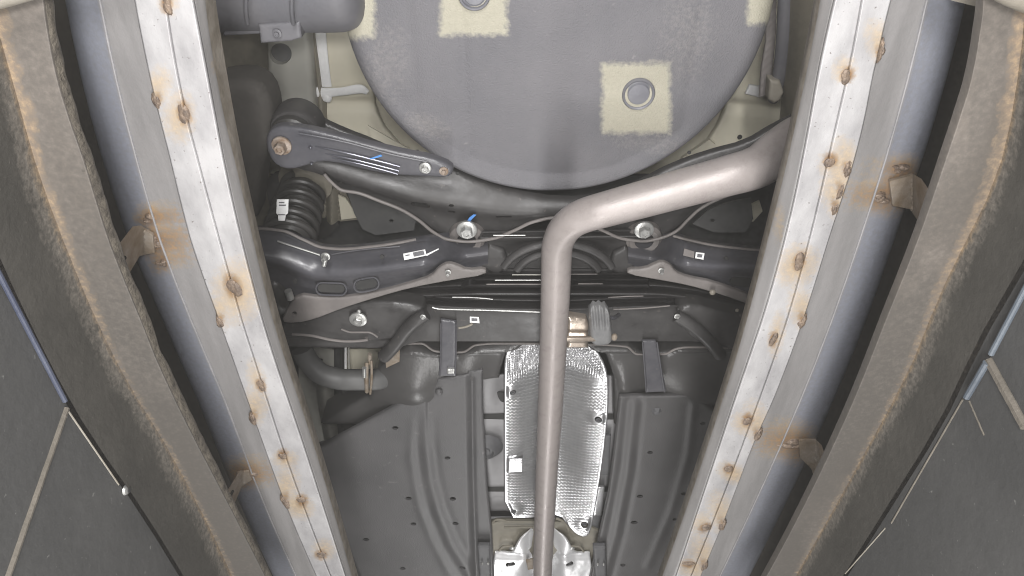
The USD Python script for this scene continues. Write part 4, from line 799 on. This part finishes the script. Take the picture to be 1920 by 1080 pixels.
# ---------------------------------------------------------------- heat shields
hsp = [(945, 700), (947, 672), (956, 656), (976, 649), (1010, 649), (1060, 649), (1095, 652), (1120, 664), (1136, 688), (1142, 722), (1141, 770), (1136, 830), (1128, 890), (1118, 950), (1108, 1000), (1098, 1011), (1080, 1006), (1066, 990), (1050, 974), (1010, 977), (946, 975), (945, 850)]
def hs_form(x, y):
    xc = 1046 - (y - 650) * 0.03
    return 0.055 * np.exp(-((x - xc) / 52) ** 2) * np.clip((y - 640) / 50, 0, 1) * np.clip((1000 - y) / 110, 0.1, 1) + 0.02 * np.clip((690 - y) / 40, 0, 1) ** 2
hs_poly = Polygon(chaikin(hsp, 1))
def hs_disp(x, y):
    rim = np.clip((shapely.distance(hs_poly.exterior, shapely.points(np.c_[x, y])) - 4) / 5, 0, 1)
    w_ = W(x, y, 1.245); X, Y = w_[:, 0], w_[:, 1]
    top = np.clip((725 - y) / 30, 0, 1); lines = np.sin(2 * np.pi * (Y + 0.30 * np.abs(X - 0.11)) / 0.0125); dots = np.sin(2 * np.pi * X / 0.010)
    dia = np.sin(2 * np.pi * (X + Y * .8) / 0.0125) * np.sin(2 * np.pi * (X - Y * .8) / 0.0125)
    A = 0.0024; flat_ = np.exp(-(((x - 1118) / 22) ** 2 + ((y - 722) / 20) ** 2))
    e = A * ((1 - top) * lines * (0.75 + 0.25 * dots) + top * dia * 1.1) * (1 - flat_)
    for (a, b) in ((960, 737), (1120, 787), (962, 958), (1097, 983)):
        k = np.exp(-(((x - a) / 17) ** 2 + ((y - b) / 12) ** 2) ** 2); e = e * (1 - k) - 0.006 * k
    k = ((np.abs(x - 965) < 17) & (np.abs(y - 875) < 15)); e = np.where(k, -0.004, e)
    return hs_form(x, y) + e * rim + 0.006 * meshkit.fbm(np.c_[x / 60, y / 60, 0 * x])
hshield = P('heat_shield', sheet(hsp, 1.245, 0.0025, edge=0.004, g=1.1, sm=1, disp=hs_disp, holes=[circle(962, 737, 6, 5), circle(1122, 788, 7, 6), circle(963, 960, 5, 4), circle(1096, 983, 7, 6)]), 'alu', smooth=25)
for x, y in ((962, 737), (1122, 788), (963, 960), (1096, 983)): P('shield_nut', bolt(x, y, 1.25, 5, 0.6, 0.6), 'rubber', hshield)
P('shield_patch', sheet([(953, 863), (980, 862), (981, 886), (952, 887)], 1.233, 0.003, edge=0.003, g=3), 'alu', hshield)
# beige tunnel bridge and front shield
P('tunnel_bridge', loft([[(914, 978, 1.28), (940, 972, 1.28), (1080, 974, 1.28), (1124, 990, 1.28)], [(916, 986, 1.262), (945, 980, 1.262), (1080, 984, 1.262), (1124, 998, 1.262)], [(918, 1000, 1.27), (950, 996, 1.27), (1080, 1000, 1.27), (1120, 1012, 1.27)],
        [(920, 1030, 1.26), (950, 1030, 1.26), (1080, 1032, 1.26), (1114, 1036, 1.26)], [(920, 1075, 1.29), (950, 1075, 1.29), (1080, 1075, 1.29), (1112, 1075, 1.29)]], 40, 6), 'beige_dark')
for a in ([(920, 985, 1.255), (932, 974, 1.255), (948, 976, 1.255)], [(945, 989, 1.25), (1000, 988, 1.25)], [(936, 1032, 1.245), (945, 1024, 1.245), (962, 1024, 1.245)], [(1066, 1024, 1.245), (1085, 1024, 1.245), (1094, 1034, 1.245)], [(1042, 972, 1.245), (1056, 978, 1.245), (1066, 994, 1.245)]):
    P('bridge_bead', tube(a, 2.2, n=16, sides=8), 'beige_dark')
fsp = [(922, 1046), (945, 1044), (960, 1040), (968, 1024), (978, 1011), (1000, 1008), (1052, 1008), (1066, 1016), (1074, 1034), (1090, 1044), (1112, 1045), (1106, 1130), (926, 1130)]
def fs_disp(x, y):
    return 0.05 * np.exp(-((x - 1018) / 26) ** 2) - 0.012 * np.exp(-(((x - 985) / 14) ** 2 + ((y - 1045) / 20) ** 2)) - 0.012 * np.exp(-(((x - 1056) / 14) ** 2 + ((y - 1045) / 20) ** 2)) + 0.012 * np.exp(-((y - 1046) / 5.0) ** 2) + 0.006 * meshkit.fbm(np.c_[x / 30, y / 30, 0 * x])
fs = P('front_heat_shield', sheet(fsp, 1.235, 0.003, edge=0.005, g=2.6, sm=1, disp=fs_disp, holes=[slot(957, 1060, 18, 7, -10), slot(1068, 1058, 14, 8, -15)]), 'alu_smooth', smooth=30)
for x, y in ((961, 1028), (1072, 1028)): P('bridge_nut', blob(W(x, y, 1.24), 0.010, 0.006, 0.005, 1, .1), 'bolt', smooth=True)
for x, y in ((957, 1060), (1068, 1058)): P('shield_nut', bolt(x, y, 1.245, 5.5, 0.6, 0.5), 'rubber', fs)
P('shield_clip', sheet([(986, 1052), (1004, 1048), (1008, 1066), (990, 1070)], 1.225, 0.004, edge=0.003, g=3), 'bracket', fs)

# ---------------------------------------------------------------- exhaust pipe with its hanger
pipe_pts = [(1560, 240, 1.10), (1500, 258, 1.06), (1462, 282, 1.03), (1422, 312, 1.01), (1360, 331, 1.00), (1280, 353, 1.00), (1200, 375, 1.00), (1130, 394, 1.00), (1096, 404, 1.005), (1070, 418, 1.01), (1052, 440, 1.02), (1044, 468, 1.03), (1043, 500, 1.035), (1041, 560, 1.04), (1037, 650, 1.06), (1032, 760, 1.08), (1027, 850, 1.09), (1022, 950, 1.10), (1017, 1080, 1.12), (1015, 1140, 1.12)]
rp = [44, 43, 42, 40, 38, 36.5, 35, 33.5, 32.5, 31, 30, 29, 28.5, 27.5, 25.5, 23.5, 21.5, 19.5, 17.5, 17]
px_ = P('exhaust_pipe', tube(pipe_pts, rp, n=170, sides=40), 'pipe')
hb = P('hanger_bracket', sheet([(1063, 612), (1064, 594), (1100, 600), (1104, 610), (1103, 655), (1062, 655)], 1.07, 0.012, edge=0.008, g=3, disp=lambda x, y: 0.008 * np.exp(-((y - 627) / 5.0) ** 2) - 0.005 * np.exp(-((y - 636) / 5.0) ** 2) - 0.004 * np.exp(-((y - 616) / 6.0) ** 2)), 'copper', px_)
P('hanger_pin', tube([(1060, 635, 1.055), (1110, 635, 1.06), (1155, 631, 1.07)], [5.5, 5.5, 5], n=20), 'copper', px_)
rh = [(1103, 590), (1108, 579), (1122, 576), (1140, 580), (1146, 600), (1149, 635), (1146, 648), (1128, 652), (1112, 650), (1108, 640)]
hg = P('rubber_hanger', sheet(rh, 1.055, 0.012, edge=0.010, g=2.5, sm=1, disp=lambda x, y: 0.003 * np.sin((x - (y - 580) * .08) / 1.7) * np.clip((622 - y) / 14, 0, 1)), 'hanger')
P('hanger_pin_end', blob(W(1152, 632, 1.06), 0.006, 0.008, 0.006, 5, .1), 'bracket', smooth=True)
P('hanger_rod', tube([(1130, 590, 1.10), (1150, 596, 1.11), (1160, 590, 1.14)], 4), 'black_blue')

# ---------------------------------------------------------------- dusty air of the pit
hz = trimesh.creation.box((6, 10, 3.6)); hz.apply_translation((0, 1.5, 0.3))
air = usdkit.material(stage, '/World/Looks/dusty_air', {'v': ('principled_volume', {'color': (0.86, 0.84, 0.80), 'density': 0.015})}, [], volume='v.volume')
hm = usdkit.mesh(stage, '/World/haze', hz, air)
tag('/World/haze', kind='stuff')
